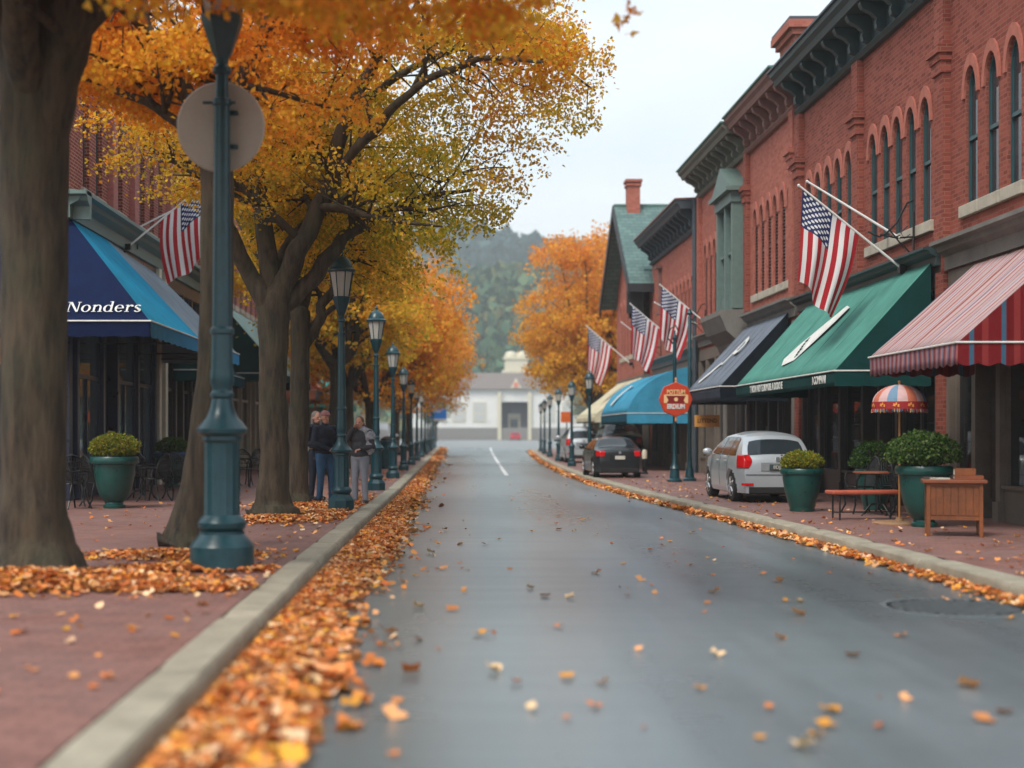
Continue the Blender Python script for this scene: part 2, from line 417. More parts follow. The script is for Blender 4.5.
# painted line
ln = catmull([(2.12,48),(2.45,62),(3.0,85),(3.7,112),(4.35,134)]); a = offs(ln, .07); b = offs(ln, -.07)
m = MB()
for i in range(len(ln)-1):
    m.face([(a[i][0],a[i][1],.005),(b[i][0],b[i][1],.005),(b[i+1][0],b[i+1][1],.005),(a[i+1][0],a[i+1][1],.005)])
m.box(-20, 30, 168, 168.5, .001, .005); m.box(-20, 40, 205, 206, .001, .006)
tag(m.build('road_markings', M['white']), kind='structure')
def sidewalk(name, K, far, sgn):
    inn = offs(K, .285*sgn)
    m = MB(); poly = [(p[0], p[1], SW) for p in inn] + far
    m.face(poly)
    tag(m.build(name, M['paver']), kind='structure')
sidewalk('sidewalk_left', LK, [(-34,60,SW),(-34,-6,SW)], 1)
sidewalk('sidewalk_right', RK, [(40,60,SW),(40,-6,SW)], -1)
def kerb(name, K, sgn):
    # individual kerb stones of 1.9 m with open joints, slightly uneven
    L = [0]
    for i in range(1, len(K)): L.append(L[-1] + float(np.linalg.norm(K[i]-K[i-1])))
    def at(s):
        i = 0
        while i < len(L)-2 and L[i+1] < s: i += 1
        t = (s-L[i])/(L[i+1]-L[i]); p = K[i] + t*(K[i+1]-K[i]); d = (K[i+1]-K[i])/np.linalg.norm(K[i+1]-K[i]); return p, np.array((-d[1], d[0]))*sgn
    m = MB(); s = 0; W = .287
    while s < L[-1]-.3:
        e = min(s+2.35, L[-1]); dz = random.uniform(-.004, .004); do = random.uniform(-.006, .006); R = []
        N = 9
        for k in range(N+1):
            t = k/N; p, n = at(s + .008 + (e-s-.016)*t)
            end = .016 if k in (0, N) else 0
            wob = .004*mnoise.noise(Vector((s+k*.7, sgn*5, 0)))
            prof = [(0, -.05), (0-.004, .06), (.004+end, SW-.018-end+dz), (.022+end, SW+.003-end+dz), (W-.01, SW+.005-end+dz), (W, SW-.01), (W, -.05)]
            R.append([(p[0]+n[0]*(o+do+wob), p[1]+n[1]*(o+do+wob), z) for o, z in prof])
        m.rings(R, True, True); s = e
    tag(m.build(name, M['curb'], smooth=True, angle=30), kind='structure')
kerb('kerb_left', LK, 1); kerb('kerb_right', RK, -1)

# ------------------------------------------------------------------ walls with real openings
def arch_pts(w, zs, zt, n=7, pointed=.15):
    P = []
    for i in range(n+1):
        t = i/n; a = PI*(1-t)
        x = math.cos(a)*w/2; z = math.sin(a)
        P.append((x, zs + (zt-zs)*z))
    return P
def wall_face(m, mp, u0, u1, z0, z1, ops, depth=.14, mi=0):
    ops = sorted(ops); cur = u0
    def q(pts, d=0): m.face([mp(u, z, d) for u, z in pts], mi)
    for (uc, wd, zb, zs, zt) in ops:
        a, b = uc-wd/2, uc+wd/2
        q([(cur, z0), (a, z0), (a, z1), (cur, z1)])
        q([(a, z0), (b, z0), (b, zb), (a, zb)])
        P = arch_pts(wd, zs, zt) if zt > zs + .01 else [(-wd/2, zs), (wd/2, zs)]
        P = [(uc+x, z) for x, z in P]
        for i in range(len(P)-1):
            q([P[i], P[i+1], (P[i+1][0], z1), (P[i][0], z1)])
        out = [(a, zb), (b, zb)] + list(reversed(P))
        for i in range(len(out)):
            p, r = out[i], out[(i+1) % len(out)]
            m.face([mp(p[0], p[1], 0), mp(r[0], r[1], 0), mp(r[0], r[1], -depth), mp(p[0], p[1], -depth)], mi)
        cur = b
    q([(cur, z0), (u1, z0), (u1, z1), (cur, z1)])
def window(parent, mp, uc, wd, zb, zs, zt, matf, depth=.1, sillh=.2, sillw=None, louvre=False, hood=True, sill=True, glass=None):
    a, b = uc-wd/2, uc+wd/2; f = .045
    m = MB(); P = [(uc+x, z) for x, z in arch_pts(wd, zs, zt, 7)]
    Pi = [(uc+x, z) for x, z in arch_pts(wd-2*f, zs, zt-f, 7)]
    O = [(a, zb), (b, zb)] + list(reversed(P)); I = [(a+f, zb+f), (b-f, zb+f)] + list(reversed(Pi))
    d0, d1 = -depth, -depth+.05
    R = [[mp(*p, d0) for p in O], [mp(*p, d1) for p in O], [mp(*p, d1) for p in I], [mp(*p, d0) for p in I]]
    m.rings(R, True, False)
    zm = zb + (zt-zb)*.48
    m.mbox(mp, a+f, b-f, zm-.03, zm+.03, -depth+.01, -depth+.06)
    if louvre:
        z = zb+.08
        while z < zt-.12:
            m.mbox(mp, a+f, b-f, z, z+.03, -depth+.012, -depth+.05); z += .085
    wn = m.build('window', matf, parent)
    g = MB(); g.face([mp(*p, -depth+.015) for p in O]); g.build('pane', glass or M['glass'], wn)
    if sill:
        s = MB(); sw = sillw or wd+.34
        s.mbox(mp, uc-sw/2, uc+sw/2, zb-sillh, zb-.002, -.1, .07); s.build('window_sill', M['stone'], wn, bevel=.012)
    if hood:
        h = MB(); t = .1; Po = [(uc+x, z) for x, z in arch_pts(wd+2*t, zs-.04, zt+t+.1, 10)]; Pn = [(uc+x, z) for x, z in arch_pts(wd+.01, zs-.04, zt+.005, 10)]
        R = [[mp(*p, -.02) for p in Po + Pn[::-1]], [mp(*p, .035) for p in Po + Pn[::-1]]]
        h.rings(R, True, False)
        for i in range(10):
            h.face([mp(*Po[i], .035), mp(*Po[i+1], .035), mp(*Pn[i+1], .035), mp(*Pn[i], .035)])
        h.build('window_arch', M['hood'], wn)
    return wn
def run(m, mp, u0, u1, prof, mi=0):
    """moulding: prof = [(d,z)...] closed profile extruded from u0 to u1"""
    m.rings([[mp(u0, z, d) for d, z in prof], [mp(u1, z, d) for d, z in prof]], True, True, mi)
def bracket(parent, mp, u, z0, z1, dep, wd, mat):
    h = z1-z0
    pts = [(0, z1), (dep, z1), (dep, z1-.1*h), (dep*.92, z1-.25*h), (dep*.6, z1-.42*h), (dep*.42, z1-.6*h), (dep*.46, z1-.75*h), (dep*.42, z1-.92*h), (dep*.2, z0), (0, z0)]
    m = MB(); m.rings([[mp(u-wd/2, z, d) for d, z in pts], [mp(u+wd/2, z, d) for d, z in pts]], True, True)
    m.build('cornice_bracket', mat, parent)
def cornice(parent, mp, u0, u1, zb, zt, proj, matc, nb, top=None):
    h = zt-zb; m = MB()
    run(m, mp, u0, u1, [(-.05, zb), (.1, zb), (.16, zb+.08), (.1, zb+.16), (.06, zb+.18), (.06, zt-.3*h), (proj*.8, zt-.3*h), (proj*.86, zt-.18*h), (proj*.97, zt-.1*h), (proj, zt), (-.05, zt)])
    c = m.build('cornice', matc, parent)
    for i in range(nb):
        bracket(c, mp, u0 + (i+.5)*(u1-u0)/nb, zb+.14, zt-.3*h-.003, proj*.74, .16, matc)
    if top:
        t = MB(); run(t, mp, u0-.03, u1+.03, [(-.3, zt+.003), (proj+.05, zt+.003), (proj+.05, zt+.05), (-.3, zt+.09)]); t.build('flashing', top, c)
    return c
def belt(parent, mp, u0, u1, zb, zt, proj, mat):
    m = MB(); h = zt-zb
    run(m, mp, u0, u1, [(-.05, zb), (.08, zb), (.08, zb+.45*h), (proj*.6, zb+.6*h), (proj*.7, zb+.75*h), (proj, zb+.8*h), (proj, zb+.93*h), (.05, zt), (-.05, zt)])
    return m.build('belt_cornice', mat, parent)
def pilaster(parent, mp, u, wd, z0, z1, mat, cap=True, dep=.13):
    m = MB(); m.mbox(mp, u-wd/2, u+wd/2, z0, z1, -.1, dep)
    p = m.build('pilaster', mat, parent)
    if cap:
        c = MB()
        c.mbox(mp, u-wd/2-.06, u+wd/2+.06, z1-1.3, z1-1.18, -.05, dep+.07); c.mbox(mp, u-wd/2-.1, u+wd/2+.1, z1-1.178, z1-1.05, -.05, dep+.12)
        c.mbox(mp, u-wd/2-.03, u+wd/2+.03, z1-1.5, z1-1.302, -.05, dep+.04)
        c.build('pilaster_capital', mat, p)
def shell(m, mp, u0, u1, z0, z1, dep=12., t=.3, mi=0, roof=1, ground=4.2):
    """end walls, back and roof of the building"""
    m.mbox(mp, u0, u0+t, z0, z1-.02, -dep, -.27, mi); m.mbox(mp, u1-t, u1, z0, z1-.02, -dep, -.27, mi)
    m.mbox(mp, u0+t, u1-t, z0, z1-.02, -dep, -dep+t, mi); m.mbox(mp, u0+.01, u1-.01, z1-.019, z1, -dep, -.001, roof)
    m.mbox(mp, u0+t, u1-t, ground-.1, ground, -dep+t, -.27, roof)
    # upper floor dark core right behind the windows
GOODS = [M['wood'], M['cream'], pmat('amber goods', lin((200, 130, 50)), .6), pmat('blue goods', lin((70, 110, 150)), .6), pmat('crimson goods', lin((150, 50, 46)), .6), pmat('sage goods', lin((110, 130, 100)), .6)]
def lights(mp, pts):
    for u, z, d in pts:
        t = thing('pendant_lamp', '', 'lamp', mp(u, z, d))
def shopfront(parent, mp, u0, u1, zt, bays, mf, mi_back=.6, dep=3.5, bulk=.5, glass=None, floor=True):
    """bays: (width fraction, type); posts between"""
    post = MB(); n = sum(b[0] for b in bays); u = u0; pw = .16
    post.mbox(mp, u0, u1, zt-.35, zt, -.22, .02)
    fr = post.build('shopfront', mf, parent)
    L = u1-u0
    for k, (w_, typ) in enumerate(bays):
        a = u; b = u + L*w_/n; u = b
        p = MB(); p.mbox(mp, a-.0, a+pw, SW, zt-.352, -.2, .05); p.mbox(mp, a-.03, a+pw+.03, SW, SW+.3, -.21, .09)
        if k == len(bays)-1: p.mbox(mp, b-pw, b, SW, zt-.352, -.2, .05)
        p.build('post', mf, fr)
        ia, ib = a+pw+.003, b-(pw if k == len(bays)-1 else 0)-.003
        if typ == 'w':
            p = MB(); p.mbox(mp, ia, ib, SW, SW+bulk, -.16, -.02); p.mbox(mp, ia, ib, SW+bulk+.002, SW+bulk+.06, -.18, .03)
            p.mbox(mp, ia, ib, 2.62, 2.7, -.14, -.05)
            for q in (ia, ib-.05): p.mbox(mp, q, q+.05, SW+bulk+.062, zt-.354, -.14, -.045)
            mid = (ia+ib)/2
            if ib-ia > 1.6: p.mbox(mp, mid-.025, mid+.025, SW+bulk+.062, 2.618, -.13, -.05)
            d = p.build('display_window', mf, fr)
            g = MB(); g.face([mp(ia, SW+bulk+.06, -.1), mp(ib, SW+bulk+.06, -.1), mp(ib, zt-.36, -.1), mp(ia, zt-.36, -.1)]); g.build('pane', glass or M['shopglass'], d)
        elif typ == 'd':
            p = MB(); r = -.75
            p.mbox(mp, ia, ia+.12, SW+.02, 2.3, r-.05, r); p.mbox(mp, ib-.12, ib, SW+.02, 2.3, r-.05, r)
            p.mbox(mp, ia+.122, ib-.122, 2.15, 2.3, r-.05, r); p.mbox(mp, ia+.122, ib-.122, SW+.02, SW+.35, r-.05, r)
            p.mbox(mp, ia, ib, 2.34, zt-.36, r-.05, r)
            d = p.build('door', M['shoptan'] if mf is not M['navy'] else mf, parent)
            g = MB(); g.face([mp(ia+.12, SW+.35, r-.03), mp(ib-.12, SW+.35, r-.03), mp(ib-.12, 2.15, r-.03), mp(ia+.12, 2.15, r-.03)]); g.build('pane', glass or M['shopglass'], d)
            h = MB(); h.tube([mp(ib-.06, 1.0, r+.05), mp(ib-.06, 1.35, r+.05)], .014); h.build('handle', M['alloy'], d)
            w2 = MB(); w2.mbox(mp, ia-.1, ia-.003, SW, zt-.36, r-.05, -.21); w2.mbox(mp, ib+.003, ib+.1, SW, zt-.36, r-.05, -.21); w2.build('door_reveal', mf, parent)
    i = MB(); i.mbox(mp, u0+.31, u1-.31, SW, zt-.1, -dep-.1, -dep, 0)
    q = 0; uu = u0+.6
    while uu < u1-1.0:   # shelving, counters and dark furniture inside
        hh = random.choice([1.0, 1.2, 2.1, 2.4]); ww = random.uniform(.5, 1.3); dd = random.uniform(1.2, 3.0)
        i.mbox(mp, uu, min(uu+ww, u1-.5), SW+.03, hh, -dd-.45, -dd, random.choice([0, 1, 2, 3])); uu += ww + random.uniform(.3, 1.2)
    i.mbox(mp, u0+.31, u1-.31, SW+.001, SW+.02, -dep, -.25, 1)
    i.build('interior', [M['inside'], M['insidef'], M['shopdark'], M['wood']], parent)
    g = MB(); uu = u0+.5
    while uu < u1-.6:     # goods on the window boards
        hh = random.uniform(.12, .5); ww = random.uniform(.12, .45); zz = random.choice([SW+bulk+.02, SW+bulk+.02, 1.35, 1.7]); dd = random.uniform(.35, .8)
        g.mbox(mp, uu, uu+ww, zz, zz+hh, -dd-.2, -dd, random.randint(0, 5)); uu += ww + random.uniform(.1, .7)
    for zz in (SW+bulk, 1.33, 1.68): g.mbox(mp, u0+.32, u1-.32, zz-.02, zz-.001, -1.0, -.3, 0)
    g.build('window_goods', GOODS, parent)

RX = 8.5; LX = -7.5
mpR = lambda u, z, d: (RX - d, u, z)
mpL = lambda u, z, d: (LX + d, u, z)
mpF = lambda u, z, d: (u, 28.0 - d, z)

# ------------------------------------------------------------------ right side building 1 (Y 17.4 - 33.5)
def row(uc0, n, sp): return [uc0 + i*sp for i in range(n)]
def openings(us, wd, zb, zs, zt): return [(u, wd, zb, zs, zt) for u in us]
B1 = thing('corner_brick_building', 'red brick building with dark green bracketed cornice nearest on the right', 'building', (8.5, 25.5, 0))
wins = [20.9, 21.75, 22.6, 19.0, 18.15] + [24.75, 25.52, 26.28, 27.02, 27.78] + [29.45, 30.25, 31.05, 31.85, 32.65]
m = MB(); wall_face(m, mpR, 15, 33.6, 4.2, 9.2, openings(wins, .52, 5.2, 6.98, 7.42)); shell(m, mpR, 15, 33.6, SW, 9.6)
m.build('wall', [M['brick_r'], M['roof']], B1)
for u in wins: window(B1, mpR, u, .52, 5.2, 6.98, 7.42, M['frame_g'], sillw=.8)
for u in (15.3, 23.75, 28.65): pilaster(B1, mpR, u, .42, 4.7, 9.05, M['brick_r'])
pilaster(B1, mpR, 33.35, .42, 4.7, 9.05, M['brick_r'])
cornice(B1, mpR, 14.9, 33.5, 9.06, 10.05, .75, M['cornice_g'], 21, M['cornice_d'])
belt(B1, mpR, 15, 23.6, 4.22, 4.72, .34, M['greystone']); belt(B1, mpR, 24.0, 33.5, 4.36, 4.7, .3, M['cornice_g'])
for u, w_ in ((23.8, .36), (33.45, .4)):
    m = MB(); m.mbox(mpR, u-w_/2, u+w_/2, SW, 4.21, -.25, .1); m.build('brick_pier', M['brick_r'], B1)
shopfront(B1, mpR, 15.0, 23.6, 4.2, [(1.9, 'w'), (1.1, 'd'), (1.7, 'w'), (1.7, 'w'), (1.0, 'd'), (1.3, 'w')], M['shoptan'])
shopfront(B1, mpR, 24.0, 33.2, 4.34, [(2.1, 'w'), (1.05, 'd'), (1.05, 'd'), (1.6, 'w'), (1.6, 'w'), (1.6, 'w')], M['shopdark'])
# ------------------------------------------------------------------ building 2 (33.6 - 46.7)
B2 = thing('brick_building', 'brick building with brown bracketed cornice and a pedimented green bay window', 'building', (8.5, 40, 0))
wa = row(34.45, 6, .77); wb = row(42.5, 5, .78)
m = MB(); wall_face(m, mpR, 33.6, 46.7, 4.2, 9.5, openings(wa+wb, .5, 5.25, 7.15, 7.6)); shell(m, mpR, 33.6, 46.7, SW, 10.0)
m.build('wall', [M['brick_p'], M['roof']], B2)
for u in wa: window(B2, mpR, u, .5, 5.25, 7.15, 7.6, M['frame_b'], sillw=.7, louvre=True)
for u in wb: window(B2, mpR, u, .5, 5.25, 7.15, 7.6, M['frame_b'], sillw=.5, sill=True, louvre=True)
pilaster(B2, mpR, 33.95, .4, 4.7, 9.4, M['brick_p']); pilaster(B2, mpR, 39.15, .34, 4.7, 9.4, M['brick_r']); pilaster(B2, mpR, 46.45, .3, 4.7, 9.4, M['brick_p'], cap=False)
cornice(B2, mpR, 33.62, 39.2, 9.25, 10.25, .7, M['cornice_t'], 7, M['copper'])
cornice(B2, mpR, 39.22, 46.7, 9.25, 10.15, .75, M['cornice_o'], 10, M['copper'])
belt(B2, mpR, 33.7, 39.0, 4.3, 4.78, .32, M['greystone']); belt(B2, mpR, 42.3, 46.6, 4.3, 4.7, .25, M['greystone'])
# bay window with pediment and corbelled balcony
m = MB(); m.mbox(mpR, 39.5, 39.66, 5.0, 8.0, .001, .4); m.mbox(mpR, 41.64, 41.8, 5.0, 8.0, .001, .4); m.mbox(mpR, 40.57, 40.73, 5.0, 8.0, .001, .38)
m.mbox(mpR, 39.45, 41.85, 8.0, 8.3, .001, .45); m.mbox(mpR, 39.3, 42.0, 8.302, 8.42, .001, .6)
m.prism([(39.3, 8.422), (42.0, 8.422), (40.65, 9.15)], lambda p, s: mpR(p[0], p[1], .001 if s == 0 else .52))
m.mbox(mpR, 39.66, 41.64, 5.0, 5.45, .001, .3); m.mbox(mpR, 39.66, 41.64, 6.6, 6.68, .1, .3)
bay = m.build('bay_window', M['bay'], B2)
m = MB(); m.mbox(mpR, 39.66, 41.64, 5.4, 8.0, .001, .2); m.build('pane', M['glass'], bay)
m = MB(); run(m, mpR, 39.2, 42.2, [(-.05, 3.6), (.12, 3.6), (.3, 4.05), (.62, 4.35), (.72, 4.6), (.8, 4.78), (.8, 4.92), (-.05, 4.95)]); m.build('corbelled_ledge', M['greystone'], B2)
for a_, b_, z_ in ((33.7, 33.95, 4.2), (42.0, 42.3, 4.2), (39.0, 39.2, 3.6)):
    m = MB(); m.mbox(mpR, a_, b_, SW, z_, -.25, .1); m.build('stone_pier', M['greystone'], B2)
shopfront(B2, mpR, 34.0, 39.0, 4.2, [(1.4, 'w'), (1, 'd'), (1.4, 'w'), (1, 'w')], M['shopdark']); shopfront(B2, mpR, 39.2, 42.0, 3.6, [(1, 'w'), (1, 'd')], M['shopdark'])
shopfront(B2, mpR, 42.3, 46.7, 4.2, [(1, 'w'), (1, 'd'), (1, 'w')], M['shoptan'])
m = MB(); m.box(8.9, 9.9, 35.6, 37.2, 9.9, 11.6); m.box(8.8, 10.0, 35.5, 37.3, 11.602, 11.75); m.box(8.7, 10.1, 35.4, 37.4, 11.752, 11.95); c = m.build('chimney', M['brick_p'], B2)
m = MB(); m.box(8.72, 10.08, 35.42, 37.38, 11.953, 12.03); m.build('chimney_cap', M['cornice_d'], c)
m = MB(); m.tube([(8.36, 46.85, SW), (8.36, 46.85, 9.3)], .09, 8); m.build('drainpipe', M['cornice_d'], B2)
# ------------------------------------------------------------------ building 3 (47 - 57)
B3 = thing('brick_shop_building', 'lower salmon brick building under a dark slate cornice beside a drainpipe', 'building', (8.5, 52, 0))
wc = row(48.0, 8, .78)
m = MB(); wall_face(m, mpR, 47.0, 57.4, 4.0, 8.5, openings(wc, .4, 4.85, 6.5, 6.85)); shell(m, mpR, 47, 57.4, SW, 8.9, ground=4.0)
m.build('wall', [M['brick_p'], M['roof']], B3)
for u in wc: window(B3, mpR, u, .4, 4.85, 6.5, 6.85, M['frame_b'], sillw=.5, louvre=False)
cornice(B3, mpR, 46.98, 57.3, 8.3, 9.3, .75, M['cornice_d'], 13, M['cornice_t'])
belt(B3, mpR, 47, 57.3, 4.02, 4.4, .28, M['greystone'])
m = MB(); m.mbox(mpR, 54.9, 55.1, 6.2, 7.9, 0, .12); m.mbox(mpR, 54.75, 55.25, 7.902, 8.0, 0, .25); m.mbox(mpR, 54.8, 55.2, 6.1, 6.198, 0, .2); m.build('wall_ornament', M['cornice_t'], B3)
shopfront(B3, mpR, 47.0, 57.3, 4.0, [(1.2, 'w'), (1, 'd'), (1.3, 'w'), (1.3, 'w'), (1, 'd'), (1.3, 'w')], M['shoptan'])
# ------------------------------------------------------------------ building 4 gabled (57.6 - 70)
B4 = thing('gabled_brick_building', 'brick building with steep green slate roof and tall chimney', 'building', (8.2, 62, 0))
mp4 = lambda u, z, d: (8.2 - d, u, z)
wd_ = row(58.9, 7, 1.0)
m = MB(); wall_face(m, mp4, 57.7, 66.8, 3.9, 8.1, openings(wd_, .5, 4.9, 6.9, 7.3)); shell(m, mp4, 57.7, 66.8, SW, 8.2, ground=3.9)
m.face([mp4(57.7, 8.1, 0), mp4(66.8, 8.1, 0), mp4(62.25, 11.3, 0)])
m.build('wall', [M['brick_p'], M['roof']], B4)
for u in wd_: window(B4, mp4, u, .5, 4.9, 6.9, 7.3, M['frame_b'], sillw=.7)
m = MB()
for s in (0, 1):
    y0, z0 = (56.9, 7.55) if s == 0 else (67.6, 7.55)
    x0, x1 = 7.5, 20.0
    a = [(x0, y0, z0), (x0, 62.25, 11.55), (x1, 62.25, 11.55), (x1, y0, z0)]
    b = [(p[0], p[1], p[2]-.16) for p in a]
    m.rings([a, b], True, True)
rf = m.build('roof', M['slate'], B4)
m = MB()
for s in (0, 1):
    y0 = 56.9 if s == 0 else 67.6
    m.rings([[(7.43, y0, 7.1), (7.43, 62.25, 11.1), (7.43, 62.25, 11.56), (7.43, y0, 7.56)], [(7.499, y0, 7.1), (7.499, 62.25, 11.1), (7.499, 62.25, 11.56), (7.499, y0, 7.56)]])
m.box(7.5, 20, 56.86, 56.9, 7.2, 7.54); m.box(7.5, 8.2, 57.72, 57.9, 6.4, 7.6); m.box(7.6, 8.2, 57.9, 58.0, 6.2, 6.6); m.build('bargeboard', M['darkwood'], rf)
m = MB(); m.box(8.05, 8.6, 61.7, 62.4, 9.8, 12.35); m.box(7.99, 8.66, 61.63, 62.47, 12.352, 12.44); m.box(8.05, 8.6, 61.7, 62.4, 12.442, 12.52); m.box(7.96, 8.69, 61.6, 62.5, 12.522, 12.64); m.build('chimney', M['brick_p'], rf)
m = MB(); m.box(7.5, 20, 62.15, 62.35, 11.5, 11.62); m.build('ridge_cap', M['copper'], rf)
shopfront(B4, mp4, 57.7, 66.8, 3.9, [(1, 'w'), (.8, 'd'), (1, 'w'), (1, 'w'), (.8, 'd'), (1, 'w')], M['shoptan'])

# ------------------------------------------------------------------ left side
L1 = thing('corner_brick_store', 'deep red brick corner building behind the navy awning on the left', 'building', (-7.5, 36, 0))
wl = [29.25, 30.35, 32.3, 34.7, 35.8, 36.9, 38.9, 40.3, 41.6, 42.9]
m = MB(); wall_face(m, mpL, 28.0, 45.0, 5.9, 10.6, openings(wl, .52, 6.55, 8.9, 9.6), depth=.2)
wf = [-9.4, -10.7, -12.0]
wall_face(m, mpF, -17, -7.5, 5.9, 10.6, openings([-13.2, -11.6], .55, 6.8, 8.9, 9.6), depth=.2)
m.box(-17, -7.5, 44.7, 45, SW, 10.58); m.box(-17.3, -17, 28, 45, SW, 10.58); m.box(-17.3, -7.55, 28.05, 45, 10.5, 10.6, 1); m.box(-17, -7.8, 28.3, 44.7, 5.75, 5.9, 1)
m.build('wall', [M['brick_l'], M['roof']], L1)
for u in wl: window(L1, mpL, u, .52, 6.55, 8.9, 9.6, M['frame_g'], sillw=.86, depth=.15, sillh=.25)
for u in (-13.2, -11.6): window(L1, mpF, u, .55, 6.8, 8.9, 9.6, M['frame_g'], sillw=.86, depth=.15)
for u in (31.35, 33.5, 37.9, 44.7): pilaster(L1, mpL, u, .42, 6.3, 10.3, M['brick_k'], cap=False)
belt(L1, mpL, 27.7, 45, 5.75, 6.32, .42, M['bay']); belt(L1, mpF, -17, -7.08, 5.745, 6.315, .42, M['bay'])
cornice(L1, mpL, 27.9, 45.1, 10.1, 10.9, .6, M['cornice_d'], 18)
shopfront(L1, mpL, 28.4, 36.2, 5.74, [(1.5, 'w'), (.9, 'd'), (1.5, 'w'), (1.5, 'w')], M['navy'], bulk=.35, glass=M['leftglass'])
shopfront(L1, mpF, -17, -7.5, 5.74, [(1, 'w'), (1, 'w'), (1, 'd'), (1, 'w'), (1, 'w'), (1, 'w')], M['navy'], bulk=.35, glass=M['leftglass'])
m = MB(); m.mbox(mpL, 36.3, 36.6, SW, 5.74, -.2, .1); m.build('column', M['cream'], L1)
m = MB(); m.mbox(mpL, 37.0, 37.3, SW, 5.74, -.2, .12); m.build('column', M['cream'], L1)
shopfront(L1, mpL, 37.4, 45, 5.74, [(1, 'w'), (.8, 'd'), (1, 'w'), (1, 'w'), (.8, 'd'), (1, 'w')], M['shopdark'])
def lbuilding(name, label, y0, y1, z1, wallm, trimm, shopm, sp, zb=6.0):
    b = thing(name, label, 'building', (LX, (y0+y1)/2, 0))
    us = []; u = y0+1.0
    while u < y1-.8: us.append(u); u += sp
    m = MB(); wall_face(m, mpL, y0, y1, 4.6, z1, openings(us, .6, zb, zb+1.9, zb+2.4)); shell(m, mpL, y0, y1, SW, z1+.4, ground=4.6); m.build('wall', [wallm, M['roof']], b)
    for u in us: window(b, mpL, u, .6, zb, zb+1.9, zb+2.4, M['frame_g'])
    belt(b, mpL, y0, y1, 4.3, 4.9, .35, trimm); cornice(b, mpL, y0, y1, z1-.2, z1+.7, .6, trimm, int((y1-y0)/1.0))
    shopfront(b, mpL, y0+.02, y1-.02, 4.3, [(1, 'w'), (.6, 'd'), (1, 'w'), (1, 'w'), (.6, 'd'), (1, 'w')], shopm)
    return b
lbuilding('rose_brick_building', 'rose brick building over the dark green awning behind the forked tree', 45.1, 57.4, 10.0, M['brick_k'], M['stone'], M['cream'], 1.35)
lbuilding('salmon_brick_building', 'salmon brick building over the peach awning', 57.5, 66.9, 9.2, M['brick_p'], M['cornice_t'], M['shoptan'], 1.3)
lbuilding('red_brick_terrace', 'red brick building over the aqua awning on the left', 67.0, 84.0, 10.2, M['brick_r'], M['cornice_d'], M['cream'], 1.5)
lbuilding('far_brick_terrace', 'last brick building at the far end of the left pavement', 84.1, 112.0, 9.0, M['brick_p'], M['greystone'], M['shoptan'], 1.7)

# ------------------------------------------------------------------ awnings
def awning(label, side, xw, xf, y0, y1, zt, zf, vh, mats, arched=0., scallop=0., seams=6, sidem=None, pipe=True, group=None, zt1=None):
    """y0 near end, y1 far end; xw wall x, xf front x"""
    t = thing('shop_awning', label, 'awning', ((xw+xf)/2, (y0+y1)/2, zf), 0, group)
    ms, mv, mside = mats; n = int((y1-y0)*8)
    def prof(v):
        if arched:
            a = v*PI/2; return xw + (xf-xw)*(math.sin(a)*arched + v*(1-arched)), zt + (zf-zt)*((1-math.cos(a))*arched + v*(1-arched))
        return xw + (xf-xw)*v, zt + (zf-zt)*v
    def fn(u, v):
        x, z = prof(v); sag = -.05*abs(math.sin(u*seams*PI))*math.sin(v*PI)
        return (x, y0 + (y1-y0)*u, z+sag+.012*mnoise.noise(Vector((u*9, v*3, y0))))
    m = MB(); m.grid(fn, n, 10); c = m.build('canopy', ms, t, smooth='all')
    sm = c.modifiers.new('s', 'SOLIDIFY'); sm.thickness = .015; sm.offset = 0
    if y0 < 45 and side > 0:
        for q in range(1, seams):
            sm_ = MB(); sm_.tube([(p[0], p[1], p[2]+.012) for p in (fn(q/seams, v/10) for v in range(11))], .007, 4); sm_.build('seam', ms, c)
    sg = 1 if xf > xw else -1
    m = MB()
    def val(u, v):
        y = y0 + (y1-y0)*u; zz = zf-.002 - vh*v - (scallop*abs(math.sin(y*PI/.28)) if v > .9 else 0)
        return (xf + sg*(.015*math.sin(y*3.1)*v + .005), y, zz)
    m.grid(val, int((y1-y0)*14) if scallop else n, 3); va = m.build('valance', mv, t, smooth='all')
    va.modifiers.new('s', 'SOLIDIFY').thickness = .012
    for k, y in enumerate((y0, y1)):
        m = MB(); dy = -.006 if k == 0 else .006; N = 10
        up = [(*prof(i/N),) for i in range(N+1)]
        for i in range(N):
            (xa, za), (xb, zb_) = up[i], up[i+1]
            m.face([(xa, y+dy, za), (xb, y+dy, zb_), (xb, y+dy, zf), (xa, y+dy, zf)])
        Nn = 24
        def v2(u, v):
            x = xw + (xf-xw)*u; return (x, y+dy, zf-.001 - vh*v - (scallop*abs(math.sin(x*PI/.28)) if v > .9 else 0))
        m.grid(v2, Nn, 2)
        s = m.build('side_panel', mside, t); s.modifiers.new('s', 'SOLIDIFY').thickness = .01
    if pipe:
        m = MB(); m.tube([(xw, y0-.02, zf), (xf+sg*.02, y0-.02, zf), (xf+sg*.02, y1+.02, zf), (xw, y1+.02, zf)], .014, 6); m.build('piping', M['trim'], t)
    m = MB()
    for y in (y0+.05, y1-.05): m.tube([(xw, y, zf-.03), (xf-sg*.03, y, zf-.03)], .015, 6)
    m.tube([(xf-sg*.03, y0+.05, zf-.03), (xf-sg*.03, y1-.05, zf-.03)], .015, 6); m.build('awning_frame', M['black'], t)
    return t
awA = awning('pink and grey striped awning with red side panel', 1, RX-.1, 6.74, 18.4, 22.2, 4.15, 2.68, .26, (M['aw_stripe'], M['aw_stripev'], M['aw_redside']), scallop=.05)
